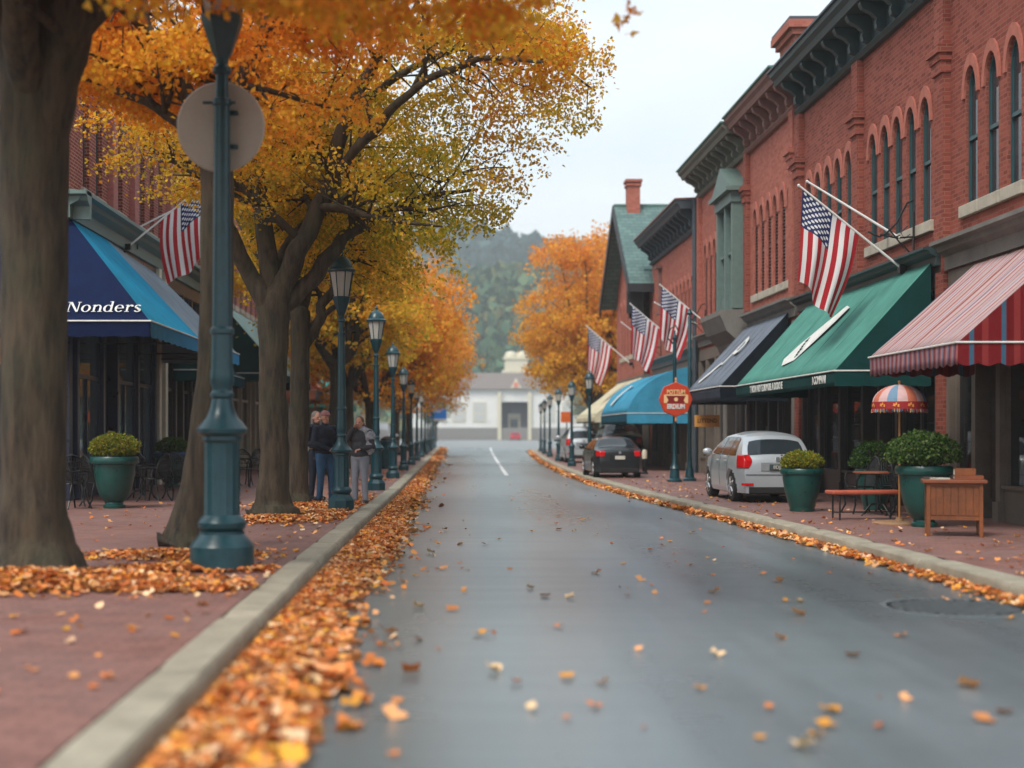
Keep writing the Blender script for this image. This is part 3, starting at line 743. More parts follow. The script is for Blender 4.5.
awB = awning('sea green awning with white lettering along its dark green valance', 1, RX-.1, 6.74, 24.2, 32.4, 4.42, 2.56, .26, (M['aw_green'], M['aw_dgreen'], M['aw_dgreen']), scallop=.012)
awC = awning('grey awning with charcoal valance above the small yellow sign', 1, RX-.1, 6.74, 34.3, 39.0, 4.42, 2.62, .36, (M['aw_grey'], M['aw_dgrey'], M['aw_vgrey']))
awD = awning('sky blue rounded awning with petrol blue valance behind the octagonal sign', 1, RX-.05, 6.3, 48.5, 56.5, 3.75, 2.15, .35, (M['aw_blue'], M['aw_teal'], M['aw_blue']), arched=.75)
awE = awning('cream awning beyond the sky blue one', 1, 8.15, 6.2, 58.0, 66, 3.75, 2.2, .3, (M['aw_cream'],)*3, pipe=False)
SB = math.atan2(4.42-2.56, 8.4-6.74)
# writing on the sea green awning: normal faces the street (-x) and up
fr = frame((6.715, 29.35, 2.425), (0, -1, 0), (0, 0, 1))
text_mesh('lettering', 'T HODA NOI TEDIUM DEL A DODO IE', .2, M['trim'], fr, awB, xs=.86, offset=.005)
text_mesh('lettering', 'I COMPANI', .2, M['trim'], frame((6.715, 25.15, 2.425), (0, -1, 0), (0, 0, 1)), awB, xs=.9, offset=.005)
def on_slope(u, v, aw=(8.4, 4.42, 6.74, 2.56), lift=.03):   # u along y, v 0 wall..1 front
    x = aw[0] + (aw[2]-aw[0])*v; z = aw[1] + (aw[3]-aw[1])*v
    n = Vector((-(aw[1]-aw[3]), 0, aw[0]-aw[2])).normalized(); return Vector((x, u, z)) + n*lift
m = MB()
pts = [(27.5, .26), (27.85, .23), (28.5, .42), (29.15, .62), (29.4, .76), (29.05, .84), (28.3, .80), (27.95, .60), (27.65, .40)]
m.face([on_slope(u, v) for u, v in pts])
emb = m.build('emblem', M['trim'], awB); emb.modifiers.new('s', 'SOLIDIFY').thickness = .006
sb = Vector((-(8.4-6.74), 0, -(4.42-2.56))).normalized()
def slope_text(body, size, u, v, ang, mat, aw, xs=1., parent=None, lift=.036, name='lettering'):
    n = Vector((-(aw[1]-aw[3]), 0, aw[0]-aw[2])).normalized(); down = Vector((aw[2]-aw[0], 0, aw[3]-aw[1])).normalized()
    r = Matrix.Rotation(ang, 3, n) @ Vector((0, -1, 0)); text_mesh(name, body, size, mat, frame(on_slope(u, v, aw, lift), r, n.cross(r)), parent, xs)
slope_text('Moodos', .26, 28.55, .66, -.95, M['aw_dgreen'], (8.4, 4.42, 6.74, 2.56), parent=awB, lift=.04, xs=.7)
slope_text('P', 1.5, 36.6, .5, -.3, M['trim'], (8.4, 4.42, 6.74, 2.62), parent=awC, xs=1.0)
m = MB(); m.face([on_slope(u, v, (8.4, 4.42, 6.74, 2.62), .03) for u, v in ((37.1, .62), (37.3, .60), (38.3, .86), (38.05, .9))]); m.build('emblem', M['trim'], awC)
m = MB()
def arc(u, v):
    a = v*PI/2; xw, xf, zt, zf = RX-.05, 6.3, 3.75, 2.15
    return Vector((xw + (xf-xw)*(math.sin(a)*.75 + v*.25) - .05, u, zt + (zf-zt)*((1-math.cos(a))*.75 + v*.25) + .03))
m.grid(lambda a, b: arc(52.0 + a*.55 + b*1.6, .5 + b*.35), 2, 8); m.build('emblem', M['trim'], awD)
# left awnings
def serif_nonders(mw, parent):
    m = MB(); S_ = .205
    def poly(P, ox):
        m.rings([[mw @ Vector(((x+ox)*S_*.93, y*S_, 0)) for x, y in P], [mw @ Vector(((x+ox)*S_*.93, y*S_, .006)) for x, y in P]], True, True)
    def bx(x0, x1, y0, y1, ox): poly([(x0, y0), (x1, y0), (x1, y1), (x0, y1)], ox)
    def arc(cx, cy, ro, ri, a0, a1, ox, n=14):
        O = [(cx+ro[0]*math.cos(math.radians(a0+(a1-a0)*i/n)), cy+ro[1]*math.sin(math.radians(a0+(a1-a0)*i/n))) for i in range(n+1)]
        I = [(cx+ri[0]*math.cos(math.radians(a0+(a1-a0)*i/n)), cy+ri[1]*math.sin(math.radians(a0+(a1-a0)*i/n))) for i in range(n+1)]
        for i in range(n): poly([O[i], O[i+1], I[i+1], I[i]], ox)
    def stem(x, y0, y1, w_, ox, foot=True, flag=True):
        bx(x-w_/2, x+w_/2, y0, y1, ox)
        if foot: bx(x-w_/2-.13, x+w_/2+.13, y0, y0+.06, ox)
        if flag: poly([(x-w_/2-.13, y1-.1), (x, y1-.03), (x, y1+.02), (x-w_/2-.1, y1-.04)], ox)
    o = 0.   # N
    stem(.22, 0, 1.42, .09, o, True, False); bx(.0, .42, 1.36, 1.42, o); stem(1.12, 0, 1.42, .09, o, False, False); bx(.95, 1.3, 1.36, 1.42, o)
    poly([(.16, 1.42), (.42, 1.42), (1.165, 0), (.97, 0)], o)
    def let_o(o): arc(.46, .5, (.46, .52), (.25, .46), 0, 360, o, 24)
    def let_n(o): stem(.24, 0, 1.0, .19, o); arc(.58, .6, (.35, .42), (.16, .34), 0, 150, o); bx(.74, .93, 0, .61, o); bx(.62, 1.05, 0, .06, o)
    def let_d(o): arc(.44, .49, (.44, .51), (.22, .45), 30, 330, o, 20); bx(.68, .87, .0, 1.5, o); poly([(.52, 1.42), (.7, 1.46), (.7, 1.52), (.52, 1.48)], o); bx(.87, 1.0, 0, .06, o)
    def let_e(o): arc(.45, .5, (.44, .52), (.24, .46), 2, 320, o, 22); bx(.2, .85, .5, .57, o)
    def let_r(o): stem(.24, 0, 1.0, .19, o); arc(.6, .62, (.3, .4), (.2, .3), 60, 160, o, 8); arc(.68, .86, (.12, .12), (.0, .0), 0, 359, o, 10)
    def let_s(o): arc(.36, .74, (.32, .28), (.17, .2), 25, 250, o, 10); arc(.36, .27, (.34, .29), (.17, .2), -155, 70, o, 10); poly([(.1, .66), (.3, .72), (.64, .36), (.46, .26)], o)
    x = 1.42
    for f, w_ in ((let_o, 1.02), (let_n, 1.12), (let_d, 1.1), (let_e, .98), (let_r, .88), (let_s, .8)): f(x); x += w_
    m.build('lettering', M['trim'], parent)
awF = thing('shop_awning', 'navy and cyan wrap-around corner awning lettered Nonders', 'awning', (-6, 28, 3.5))
C0 = Vector((-7.5, 28, 5.78)); C1 = Vector((-5.4, 25.6, 3.53)); xL = -17.; vh = .27
def quadgrid(a, b, c, d, nu, nv, sag=.05, ns=6):
    a, b, c, d = map(Vector, (a, b, c, d)); m = MB()
    m.grid(lambda u, v: (a*(1-u)+b*u)*(1-v) + (d*(1-u)+c*u)*v + Vector((0, 0, -sag*abs(math.sin(u*ns*PI))*math.sin(v*PI))), nu, nv); return m
quadgrid((xL, 28, 5.78), C0, C1, (xL, 25.6, 3.53), 40, 8, .02).build('front_canopy', M['aw_navy'], awF, smooth='all')
yS = 30.9; y2 = 36.6
quadgrid(C0, (-7.5, yS, 5.78), (-5.4, yS+.1, 3.53), C1, 20, 8, .02, 2).build('side_canopy', M['aw_cyan'], awF, smooth='all')
quadgrid((-7.5, yS+.01, 5.78), (-7.5, y2, 5.6), (-5.4, y2, 3.53), (-5.4, yS+.11, 3.53), 20, 8, .02, 3).build('side_canopy', M['aw_lgrey'], awF, smooth='all')
m = MB(); m.grid(lambda u, v: (xL + (-5.4-xL)*u, 25.58, 3.528 - vh*v - (.02*abs(math.sin(u*90)) if v > .9 else 0)), 180, 2); m.build('valance', M['aw_navy'], awF)
m = MB(); m.grid(lambda u, v: (-5.38, 25.58 + (y2-25.58)*u, 3.528 - vh*v - (.03*abs(math.sin(u*60)) if v > .9 else 0)), 180, 2); m.build('valance', M['aw_cyanv'], awF)
m = MB(); m.face([(-7.5, y2, 5.6), (-5.4, y2, 3.53), (-5.4, y2, 3.3), (-7.5, y2, 3.3)]); m.build('side_panel', M['aw_lgrey'], awF)
m = MB(); m.tube([(xL, 25.56, 3.53), (-5.37, 25.56, 3.53), (-5.37, y2, 3.53)], .016, 6); m.build('piping', M['trim'], awF)
m = MB()
for y in (25.7, 30, 34, 36.5): m.tube([(-7.5, y if y > 28 else 28, 3.4), (-5.45, y, 3.4)], .02, 6)
m.tube([(-5.45, 25.65, 3.4), (-5.45, 36.5, 3.4)], .02, 6); m.tube([(xL, 25.65, 3.4), (-5.45, 25.65, 3.4)], .02, 6)
m.build('awning_frame', M['black'], awF)
v_ = 0.90; nrm = Vector((0, -(5.78-3.53), 2.4)).normalized(); upv = Vector((0, 2.4, 2.25)).normalized()
yy = 28 - 2.4*v_; zz = 5.78 - 2.25*v_
serif_nonders(frame(Vector((-6.98, yy, zz)) - upv*.1 + nrm*.03, (1, 0, 0), upv), awF)
awning('dark green awning with pale street side behind the forked tree', -1, LX+.1, -5.4, 46.3, 56.2, 5.75, 3.45, .28, (fabric('pale green grey canvas', lin((150, 176, 170))), M['aw_dgreen'], M['aw_dgreen']))
awning('peach awning behind the people on the left pavement', -1, LX+.1, -5.4, 58.2, 65.8, 4.9, 3.25, .4, (M['aw_peach'], M['aw_lgrey'], M['aw_peach']))
awning('long aqua awning beyond the peach one', -1, LX+.1, -5.2, 68, 82, 5.4, 3.0, .3, (M['aw_aqua'],)*3)
awning('low blue grey awning under the dark green one', -1, LX+.1, -6.4, 38.2, 44.6, 3.9, 3.2, .3, (M['aw_teal'], M['aw_teal'], M['aw_dgreen']))

# ------------------------------------------------------------------ far end building
FB = thing('civic_building', 'long pale building with grey hipped roof closing the end of the street', 'building', (11, 266, 0))
m = MB(); x0, x1, y0 = -7, 29, 264
mpB = lambda u, z, d: (u, y0-d, z)
wall_face(m, mpB, x0, x1, 0, 9.6, [(13.2, 5.6, .01, 7.2, 7.2)], depth=3.)
m.box(x0, x0+.4, y0+.01, 276, 0, 9.6); m.box(x1-.4, x1, y0+.01, 276, 0, 9.6); m.box(x0+.4, x1-.4, 275.6, 276, 0, 9.6)
m.build('wall', pmat('pale grey render', lin((218, 216, 212)), .8, var=.1, scale=.4), FB)
m = MB(); m.rings([[(x0-.8, y0-.8, 9.6), (x1+.8, y0-.8, 9.6), (x1+.8, 276.8, 9.6), (x0-.8, 276.8, 9.6)], [(x0+3, 267.5, 12.8), (x1-3, 267.5, 12.8), (x1-3, 273, 12.8), (x0+3, 273, 12.8)]]); m.build('roof', pmat('grey brown roof', lin((120, 110, 106)), .85), FB)
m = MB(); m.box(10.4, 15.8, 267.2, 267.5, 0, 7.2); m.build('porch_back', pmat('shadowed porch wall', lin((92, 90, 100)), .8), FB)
m = MB(); m.box(12, 14.4, 267.0, 267.19, 0, 5); m.box(12.5, 13.9, 266.9, 266.99, 0, 4.0, 1); m.build('door', [M['stone'], M['glass']], FB)
for x in (10.25, 15.95):
    m = MB(); m.box(x-.35, x+.35, y0-.5, y0-.01, 0, 9.0); m.build('pillar', M['cream'], FB)
for x in (2.6, 6.5, 19.5, 23.4):
    m = MB(); m.box(x-1.3, x+1.3, y0-.12, y0-.003, 3.4, 7.2); f = m.build('window', M['cream'], FB)
    m = MB(); m.box(x-1.1, x+1.1, y0-.14, y0-.122, 3.6, 5.0); m.box(x-1.1, x+1.1, y0-.14, y0-.122, 5.2, 7.0); m.build('pane', pmat('pale blind', (.5, .5, .48), .4), f)
m = MB(); m.box(x0, x1, y0-.25, y0-.01, 0, 2.3); m.build('plinth', pmat('grey plinth', lin((130, 126, 124)), .8), FB)
m = MB(); m.box(11.0, 16.4, 268, 272, 12.4, 13.4); m.box(11.5, 15.9, 268.3, 271.7, 13.4, 15.4); m.box(11.2, 16.2, 268.1, 271.9, 15.4, 15.8)
m.lathe([(1.2, 15.8), (1.25, 16.3), (.9, 16.9), (.2, 17.1)], (12.7, 270, 0), 12); m.lathe([(1.2, 15.8), (1.25, 16.3), (.9, 16.9), (.2, 17.1)], (14.8, 270, 0), 12)
m.build('cupola', M['cream'], FB, smooth=True)
m = MB(); m.rings([[(12.3, 263.0, 9.7), (14.4, 263.0, 9.7), (13.35, 263.0, 11.6)], [(12.3, 267, 9.7), (14.4, 267, 9.7), (13.35, 267, 11.6)]]); m.box(12.95, 13.75, 262.9, 262.99, 9.9, 10.8, 1); m.build('roof_gable', [M['cream'], pmat('faded red emblem', lin((214, 120, 104)), .7)], FB)

# ------------------------------------------------------------------ hills
def hill_mesh(name, x0, x1, y0, y1, fn, nx, ny, mat):
    X = np.linspace(x0, x1, nx); Y = np.linspace(y0, y1, ny); m = MB()
    for y in Y:
        for x in X: m.v.append((x, y, fn(x, y)))
    for j in range(ny-1):
        for i in range(nx-1):
            a = j*nx+i; m.f.append((a, a+1, a+nx+1, a+nx)); m.m.append(0)
    return tag(m.build(name, mat, smooth='all', recalc=False), kind='structure')
def forest_mat(name, cols, sc):
    t = NT(name); P = t.new('ShaderNodeNewGeometry').outputs['Position']
    v = t.new('ShaderNodeTexVoronoi', i_Vector=P, i_Scale=sc); n = t.noise(.004, 4., .6, P)
    f = t.math('ADD', t.math('MULTIPLY', n, .75), t.math('MULTIPLY', t.new('ShaderNodeSeparateXYZ', i_0=v.outputs['Color']).outputs[0], .3))
    t.bsdf(t.ramp(f, [(.3 + .45*i/(len(cols)-1), c) for i, c in enumerate(cols)]), .95); return t.m
def bumpy(x, y, a, s):
    d = mnoise.voronoi(Vector((x*s, y*s, 3)))[0][0]
    return a*(1-min(1, d*1.3)) + a*.8*mnoise.noise(Vector((x*s*.4, y*s*.4, 0)))
def hfar(x, y):
    ridge = 122 + 9*math.sin(x*.009+.2) + 8*math.sin(x*.021+2) + 9*mnoise.noise(Vector((x*.005, 1.5, 0)))
    t = min(1, max(0, (y-430)/430)); t = t*t*(3-2*t)
    return -6 + ridge*t*(.92+.08*math.sin(y*.02)) + 16*mnoise.noise(Vector((x*.007, y*.009, 4)))*t + bumpy(x, y, 4.5, .07)
def hnear(x, y):
    t = min(1, max(0, (y-300)/190)); t = t*t*(3-2*t)
    return -4 + t*(50 + 14*math.sin(x*.014+.4) + 10*mnoise.noise(Vector((x*.012, y*.01, 7)))) + bumpy(x, y, 4, .085)
hill_mesh('hill_far', -700, 900, 430, 1000, hfar, 330, 130, forest_mat('blue green wooded hill', [(.012, .03, .03), (.02, .042, .035), (.045, .05, .03), (.085, .055, .025)], .06))
hill_mesh('hill_near', -320, 380, 290, 540, hnear, 230, 90, forest_mat('green wooded slope', [(.018, .042, .036), (.03, .058, .036), (.058, .07, .034), (.1, .068, .03)], .09))
# ------------------------------------------------------------------ air
m = MB(); m.box(-1500, 1500, -25, 1250, -1.03, 190)
hz = m.build('haze', []) if False else None
me = bpy.data.meshes.new('haze'); me.from_pydata(m.v, [], m.f); hz = link(bpy.data.objects.new('haze', me))
hm = bpy.data.materials.new('haze air'); hm.use_nodes = True
for n_ in list(hm.node_tree.nodes): hm.node_tree.nodes.remove(n_)
o_ = hm.node_tree.nodes.new('ShaderNodeOutputMaterial'); pv = hm.node_tree.nodes.new('ShaderNodeVolumePrincipled')
pv.inputs['Color'].default_value = (.86, .93, .96, 1); pv.inputs['Density'].default_value = .0006; pv.inputs['Anisotropy'].default_value = .1
hm.node_tree.links.new(pv.outputs[0], o_.inputs['Volume']); me.materials.append(hm); tag(hz, kind='stuff')
# ------------------------------------------------------------------ street lamps
def make_lamp(H=3.5, k=1.0, label='', disc=False, group='teal lamp posts lining the street', loc=(0,0,0)):
    """H: height of the lantern's foot (cone bottom) in m after scaling; k thickness scale"""
    t = thing('street_lamp', label, 'street lamp', loc, 0, group)
    s = k
    m = MB()
    m.lathe([(.235*s, 0), (.235*s, .17*s), (.215*s, .20*s), (.165*s, .26*s), (.165*s, .28*s)], seg=8 if k < 1.2 else 28, phase=PI/8)
    m.lathe([(.15*s, .281*s), (.175*s, .31*s), (.18*s, .345*s), (.16*s, .375*s), (.138*s, .40*s)], seg=20)
    R = []
    for z in (.40, .45, .88, .93):
        rr = .132*s; R.append([( (rr*(1 - (.07 if j % 2 and .42 < z < .9 else 0)))*math.cos(2*PI*j/32), (rr*(1-(.07 if j % 2 and .42 < z < .9 else 0)))*math.sin(2*PI*j/32), z*s) for j in range(32)])
    m.rings(R)
    m.lathe([(.138*s, .931*s), (.15*s, .95*s), (.15*s, .975*s), (.185*s, 1.0*s), (.19*s, 1.03*s), (.165*s, 1.06*s), (.115*s, 1.12*s), (.09*s, 1.18*s), (.075*s, 1.25*s), (.088*s, 1.27*s), (.088*s, 1.29*s), (.074*s, 1.31*s), (.074*s, 1.33*s), (.088*s, 1.37*s), (.09*s, 1.42*s), (.085*s, 1.47*s)], seg=20)
    m.build('base', M['teal'], t, world=False, smooth=True, angle=28)
    m = MB(); m.lathe([(.082*s, 1.4701*s), (.078*s, 1.7*s), (.078*s, 1.72*s), (.09*s, 1.73*s), (.09*s, 1.76*s), (.073*s, 1.78*s), (.058*s, H-.35*s), (.07*s, H-.34*s), (.07*s, H-.3*s), (.05*s, H-.29*s), (.045*s, H-.12*s), (.07*s, H-.10*s), (.07*s, H-.07*s), (.045*s, H-.04*s), (.05*s, H-.001)], seg=16)
    m.tube([(-.14*s, 0, H-.32*s), (.1*s, 0, H-.32*s)], .012*s, 6)
    m.build('pole', M['teal'], t, world=False, smooth=True, angle=28)
    m = MB()
    m.lathe([(.05*s, H), (.08*s, H+.05*s), (.095*s, H+.1*s), (.12*s, H+.17*s), (.155*s, H+.27*s), (.16*s, H+.31*s), (.145*s, H+.32*s)], seg=8, phase=PI/8)
    hb, ht = H+.322*s, H+.74*s
    for j in range(8):
        a = PI/8 + 2*PI*j/8
        m.tube([(.14*s*math.cos(a), .14*s*math.sin(a), hb), (.212*s*math.cos(a), .212*s*math.sin(a), ht)], .009*s, 4)
    ln_ = m.build('lantern', M['teal'], t, world=False, smooth=True, angle=28)
    m = MB(); m.lathe([(.132*s, hb+.002), (.203*s, ht-.002)], seg=8, phase=PI/8); m.build('glass', M['frost'], ln_, world=False)
    m = MB(); m.lathe([(.225*s, ht), (.245*s, ht+.015*s), (.245*s, ht+.04*s), (.2*s, ht+.075*s), (.19*s, ht+.12*s), (.15*s, ht+.2*s), (.1*s, ht+.25*s), (.05*s, ht+.27*s), (.03*s, ht+.3*s), (.045*s, ht+.33*s), (.02*s, ht+.37*s), (.003, ht+.4*s)], seg=16)
    m.build('cap', M['teal'], ln_, world=False, smooth=True, angle=28)
    return t
SWZ = SW
L = make_lamp(5.1, 1.36, 'tall teal lamp post nearest the camera, carrying a round sign', loc=(-2.23, 14, SW))
rs = thing('round_sign', 'back of a round grey sign fixed to the nearest lamp post', 'sign', (-2.27, 14.16, 4.6))
m = MB(); R = []
for d, r_ in ((0, .43), (.012, .445), (.03, .445), (.035, .425)):
    R.append([((r_*math.cos(2*PI*j/48)), d, r_*math.sin(2*PI*j/48)*(1.0 if j < 24 else 1.06)) for j in range(48)])
m.rings(R); m.build('disc', M['disc'], rs, world=False, smooth=True)
m = MB(); m.box(-.02, .18, -.05, -.002, .1, .14); m.box(-.02, .18, -.05, -.002, -.24, -.2); m.lathe([(.02, 0), (.02, .01)], (-.06, -.0, -.4), 8); m.build('fixing', M['teal'], rs, world=False)
LL = make_lamp(3.42, 1.02, 'teal lamp post between the man in navy and the woman in grey', loc=(-1.82, 24.6, SW))
spec = [(33.0, .95, 'lamp post just behind the woman in grey, second along the left kerb'), (41.5, .88, 'third lamp post along the left kerb after the people'),
        (50, .82, 'fourth lamp post along the left kerb after the people'), (58.5, .8, 'fifth lamp post on the left kerb, beside the bin'),
        (67, .8, 'sixth lamp post on the left kerb under the orange trees'), (76, .8, 'seventh lamp post on the left kerb under the orange trees'),
        (85, .8, 'eighth lamp post on the left kerb, small and blurred'), (94, .8, 'ninth lamp post on the left kerb, small and blurred'),
        (103, .8, 'tenth lamp post on the left kerb, small and blurred'), (112, .8, 'eleventh lamp post on the left kerb, near the blue sign'), (121, .8, 'farthest lamp post on the left kerb beside the blue sign')]
for y, k, lb in spec:
    c = copy_tree(LL); c['label'] = lb; c.scale = (k, k, k); c.location = (kx(LK, y) - .5, y, SW)
rspec = [(47.5, 'lamp post on the right pavement just behind the black car'), (56, 'second lamp post on the right, between the parked cars'), (66, 'third lamp post on the right pavement beside the silver car'),
         (77, 'fourth lamp post on the right pavement, under the orange tree'), (88, 'fifth lamp post on the right pavement, under the orange tree'), (99, 'farthest lamp post on the right pavement')]
for y, lb in rspec:
    c = copy_tree(LL); c['label'] = lb; k = .76; c.scale = (k, k, k); c.location = (kx(RK, y) + .52, y, SW)
# sign posts right
SP = thing('sign_post', 'teal post with curled bracket carrying the octagonal red sign', 'sign post', (6.3, 38.4, SW))
m = MB(); m.lathe([(.2, 0), (.2, .06), (.14, .1), (.12, .35), (.14, .37), (.07, .5), (.055, .8), (.05, 3.9), (.07, 3.92), (.07, 3.98), (.03, 4.05), (.02, 4.15)], seg=14); m.build('pole', M['teal'], SP, world=False, smooth=True)
m = MB(); m.tube([(0, 0, 3.75), (-.2, 0, 3.95), (-.12, 0, 4.2), (.02, 0, 4.3), (.1, 0, 4.15)], .02, 6); m.tube([(0, -.12, 3.3), (0, -.12, 2.93)], .015, 6); m.tube([(0, 0, 3.3), (0, -.14, 3.3)], .018, 6); m.build('bracket', M['black'], SP, world=False)
OS = thing('octagonal_sign', 'octagonal red orange hanging sign with cream lettering', 'sign', (6.3, 38.22, 2.39))
red = pmat('red orange sign paint', lin((196, 62, 26)), .4, var=.1); dred = pmat('deep red sign paint', lin((130, 16, 16)), .4); crm = pmat('cream sign paint', lin((236, 196, 140)), .5, var=.05); gold = pmat('gold sign paint', lin((226, 148, 70)), .4)
m = MB(); R = []
for d, r_ in ((.05, .46), (-.02, .46), (-.035, .445)): R.append([(r_*math.cos(PI/2+2*PI*j/8), d, r_*math.sin(PI/2+2*PI*j/8)*1.04) for j in range(8)])
m.rings(R); m.build('board', red, OS, world=False)
m = MB(); m.box(-.3, .3, -.045, -.036, .10, .135); m.build('band', crm, OS, world=False)
m = MB(); m.face([(-.3, -.04, .09), (.3, -.04, .09), (.22, -.04, -.03), (.25, -.04, -.10), (-.25, -.04, -.10), (-.22, -.04, -.03)]); m.build('panel', dred, OS, world=False)
m = MB(); m.face([(-.33, -.042, .13), (-.27, -.042, .1), (-.21, -.042, -.02), (-.25, -.042, -.1), (-.33, -.042, -.1)]); m.face([(.33, -.042, .13), (.27, -.042, .1), (.21, -.042, -.02), (.25, -.042, -.1), (.33, -.042, -.1)]); m.lathe([(.06, 0), (.06, .004)], (0, 0, 0), 12)
m.v = [(p[0], -.046, p[1]*1.0) if i >= 10 and False else p for i, p in enumerate(m.v)]; m2 = MB(); m2.v = m.v[:10]; m2.f = m.f[:2]; m2.m = [0, 0]; m2.face([(.055*math.cos(a*PI/6), -.045, .055*math.sin(a*PI/6)) for a in range(12)]); m2.build('motif', crm, OS, world=False)
X0 = Vector((6.3, 38.22, 2.39))
text_mesh('lettering', 'BOTTUM', .155, crm, frame(X0+Vector((0, -.045, .20)), (1, 0, 0), (0, 0, 1)), OS, xs=.8, offset=.006)
text_mesh('lettering', 'ERDIUM', .17, M['trim'], frame(X0+Vector((0, -.045, -.2)), (1, 0, 0), (0, 0, 1)), OS, xs=.8, offset=.008)
m = MB(); m.lathe([(.01, -.62), (.03, -.58), (.02, -.5), (.035, -.47)], (0, 0, 0), 8); m.lathe([(.03, .47), (.02, .5), (.03, .54), (.015, .6)], (0, 0, 0), 8); m.build('finial', gold, OS, world=False)
P2 = thing('banner_post', 'slim teal post standing right of the octagonal sign', 'post', (6.85, 39.2, SW))
m = MB(); m.lathe([(.19, 0), (.19, .06), (.13, .1), (.11, .3), (.07, .42), (.055, .7), (.05, 4.6), (.02, 4.65)], seg=14); m.build('pole', M['teal'], P2, world=False, smooth=True)
m = MB(); m.lathe([(.07, 4.65), (.09, 4.7), (.05, 4.78), (.01, 4.82)], seg=10); m.build('finial', M['teal'], P2, world=False, smooth=True)
YS = thing('hanging_sign', 'small yellow wooden shop sign hanging under the grey awning', 'sign', (7.15, 38.2, 1.8))
m = MB(); m.box(-.34, .34, -.03, .03, -.16, .16); m.build('board', pmat('ochre sign board', lin((206, 146, 70)), .5, var=.15), YS, world=False, bevel=.01)
text_mesh('lettering', 'LITTEND', .16, pmat('brown lettering', lin((90, 50, 20)), .6), frame((7.15, 38.165, 1.8), (1, 0, 0), (0, 0, 1)), YS, xs=.85, offset=.003)
m = MB(); m.tube([(-.25, 0, .16), (-.25, 0, .62)], .008, 5); m.tube([(.25, 0, .16), (.25, 0, .62)], .008, 5); m.build('chain', M['black'], YS, world=False)
KS = thing('shop_sign', 'orange sign with a dark letter K at the left edge under the navy awning', 'sign', (-7.95, 25.9, 3.0))
m = MB(); m.box(-.5, .26, -.03, .03, -.24, .24); m.build('board', pmat('orange sign board', lin((196, 120, 40)), .5), KS, world=False)
text_mesh('lettering', 'AK', .5, M['shopdark'], frame((-7.95, 25.86, 3.0), (1, 0, 0), (0, 0, 1)), KS, xs=.7)
m = MB(); m.tube([(-.3, 0, .24), (-.3, 0, .42)], .01, 5); m.tube([(.2, 0, .24), (.2, 0, .42)], .01, 5); m.build('chain', M['black'], KS, world=False)
BS = thing('blue_sign', 'small blue sign with white swoosh on a post at the far left kerb', 'sign', (-.62, 123, SW))
m = MB(); m.tube([(-.2, 0, 0), (-.2, 0, 3.7)], .06, 8); m.build('pole', M['teal'], BS, world=False)
m = MB(); m.box(-.75, .75, -.1, -.07, 2.35, 3.5); bd = m.build('board', pmat('blue sign', lin((20, 130, 220)), .4, var=.05), BS, world=False)
m = MB(); m.box(-.75, .75, -.11, -.101, 2.35, 2.52); m.face([(-.5, -.105, 3.15), (.1, -.105, 3.25), (.6, -.105, 3.45), (.15, -.105, 3.1)]); m.build('swoosh', M['trim'], bd, world=False)
OG = thing('orange_sign', 'small orange sign on a thin post at the far right pavement', 'sign', (8.0, 92, SW))
m = MB(); m.tube([(0, 0, 0), (0, 0, 2.2)], .04, 6); m.build('pole', M['black'], OG, world=False); m = MB(); m.box(-.4, .4, -.08, -.05, 2.0, 2.7); m.build('board', pmat('orange sign', lin((230, 110, 40)), .5), OG, world=False)

# ------------------------------------------------------------------ flags
def flag_mat():
    t = NT('flag cloth'); uv = t.new('ShaderNodeUVMap'); s = t.new('ShaderNodeSeparateXYZ', i_0=uv.outputs[0]).outputs
    u, v = s[0], s[1]     # u along hoist 0 = tip side (canton), v along fly
    st = t.math('MODULO', t.math('FLOOR', t.math('MULTIPLY', u, 13)), 2)
    col = t.mix(st, lin((176, 22, 36)), lin((232, 228, 228)))
    inc = t.math('MULTIPLY', t.math('LESS_THAN', u, 7/13), t.math('LESS_THAN', v, .4))
    # 9 staggered rows of stars: rows along u, columns along v (11 half columns)
    U = t.math('MULTIPLY', u, 13/7*10); V = t.math('MULTIPLY', v, 12/.4)
    ru = t.math('ROUND', U); rv = t.math('ROUND', V)
    d = t.math('ADD', t.math('POWER', t.math('MULTIPLY', t.math('SUBTRACT', U, ru), .72), 2), t.math('POWER', t.math('SUBTRACT', V, rv), 2))
    par = t.math('LESS_THAN', t.math('ABSOLUTE', t.math('SUBTRACT', t.math('MODULO', t.math('ADD', ru, rv), 2), 0)), .5)
    ok = t.math('MULTIPLY', t.math('GREATER_THAN', ru, .5), t.math('LESS_THAN', ru, 9.5)); ok = t.math('MULTIPLY', ok, t.math('MULTIPLY', t.math('GREATER_THAN', rv, .5), t.math('LESS_THAN', rv, 11.5)))
    star = t.math('MULTIPLY', t.math('MULTIPLY', t.math('LESS_THAN', d, .17), par), ok)
    can = t.mix(star, lin((24, 40, 92)), (.8, .8, .82))
    col = t.mix(inc, col, can)
    b = t.new('ShaderNodeBsdfPrincipled', i_Roughness=.75); t.l.new(col, b.inputs['Base Color'])
    tr = t.new('ShaderNodeBsdfTranslucent'); t.l.new(col, tr.inputs[0])
    mx = t.new('ShaderNodeMixShader', i_0=.3); t.l.new(b.outputs[0], mx.inputs[1]); t.l.new(tr.outputs[0], mx.inputs[2]); t.l.new(mx.outputs[0], t.out.inputs[0]); return t.m
FM = flag_mat()
TIP = Vector((-1.85, .45, 1.66))
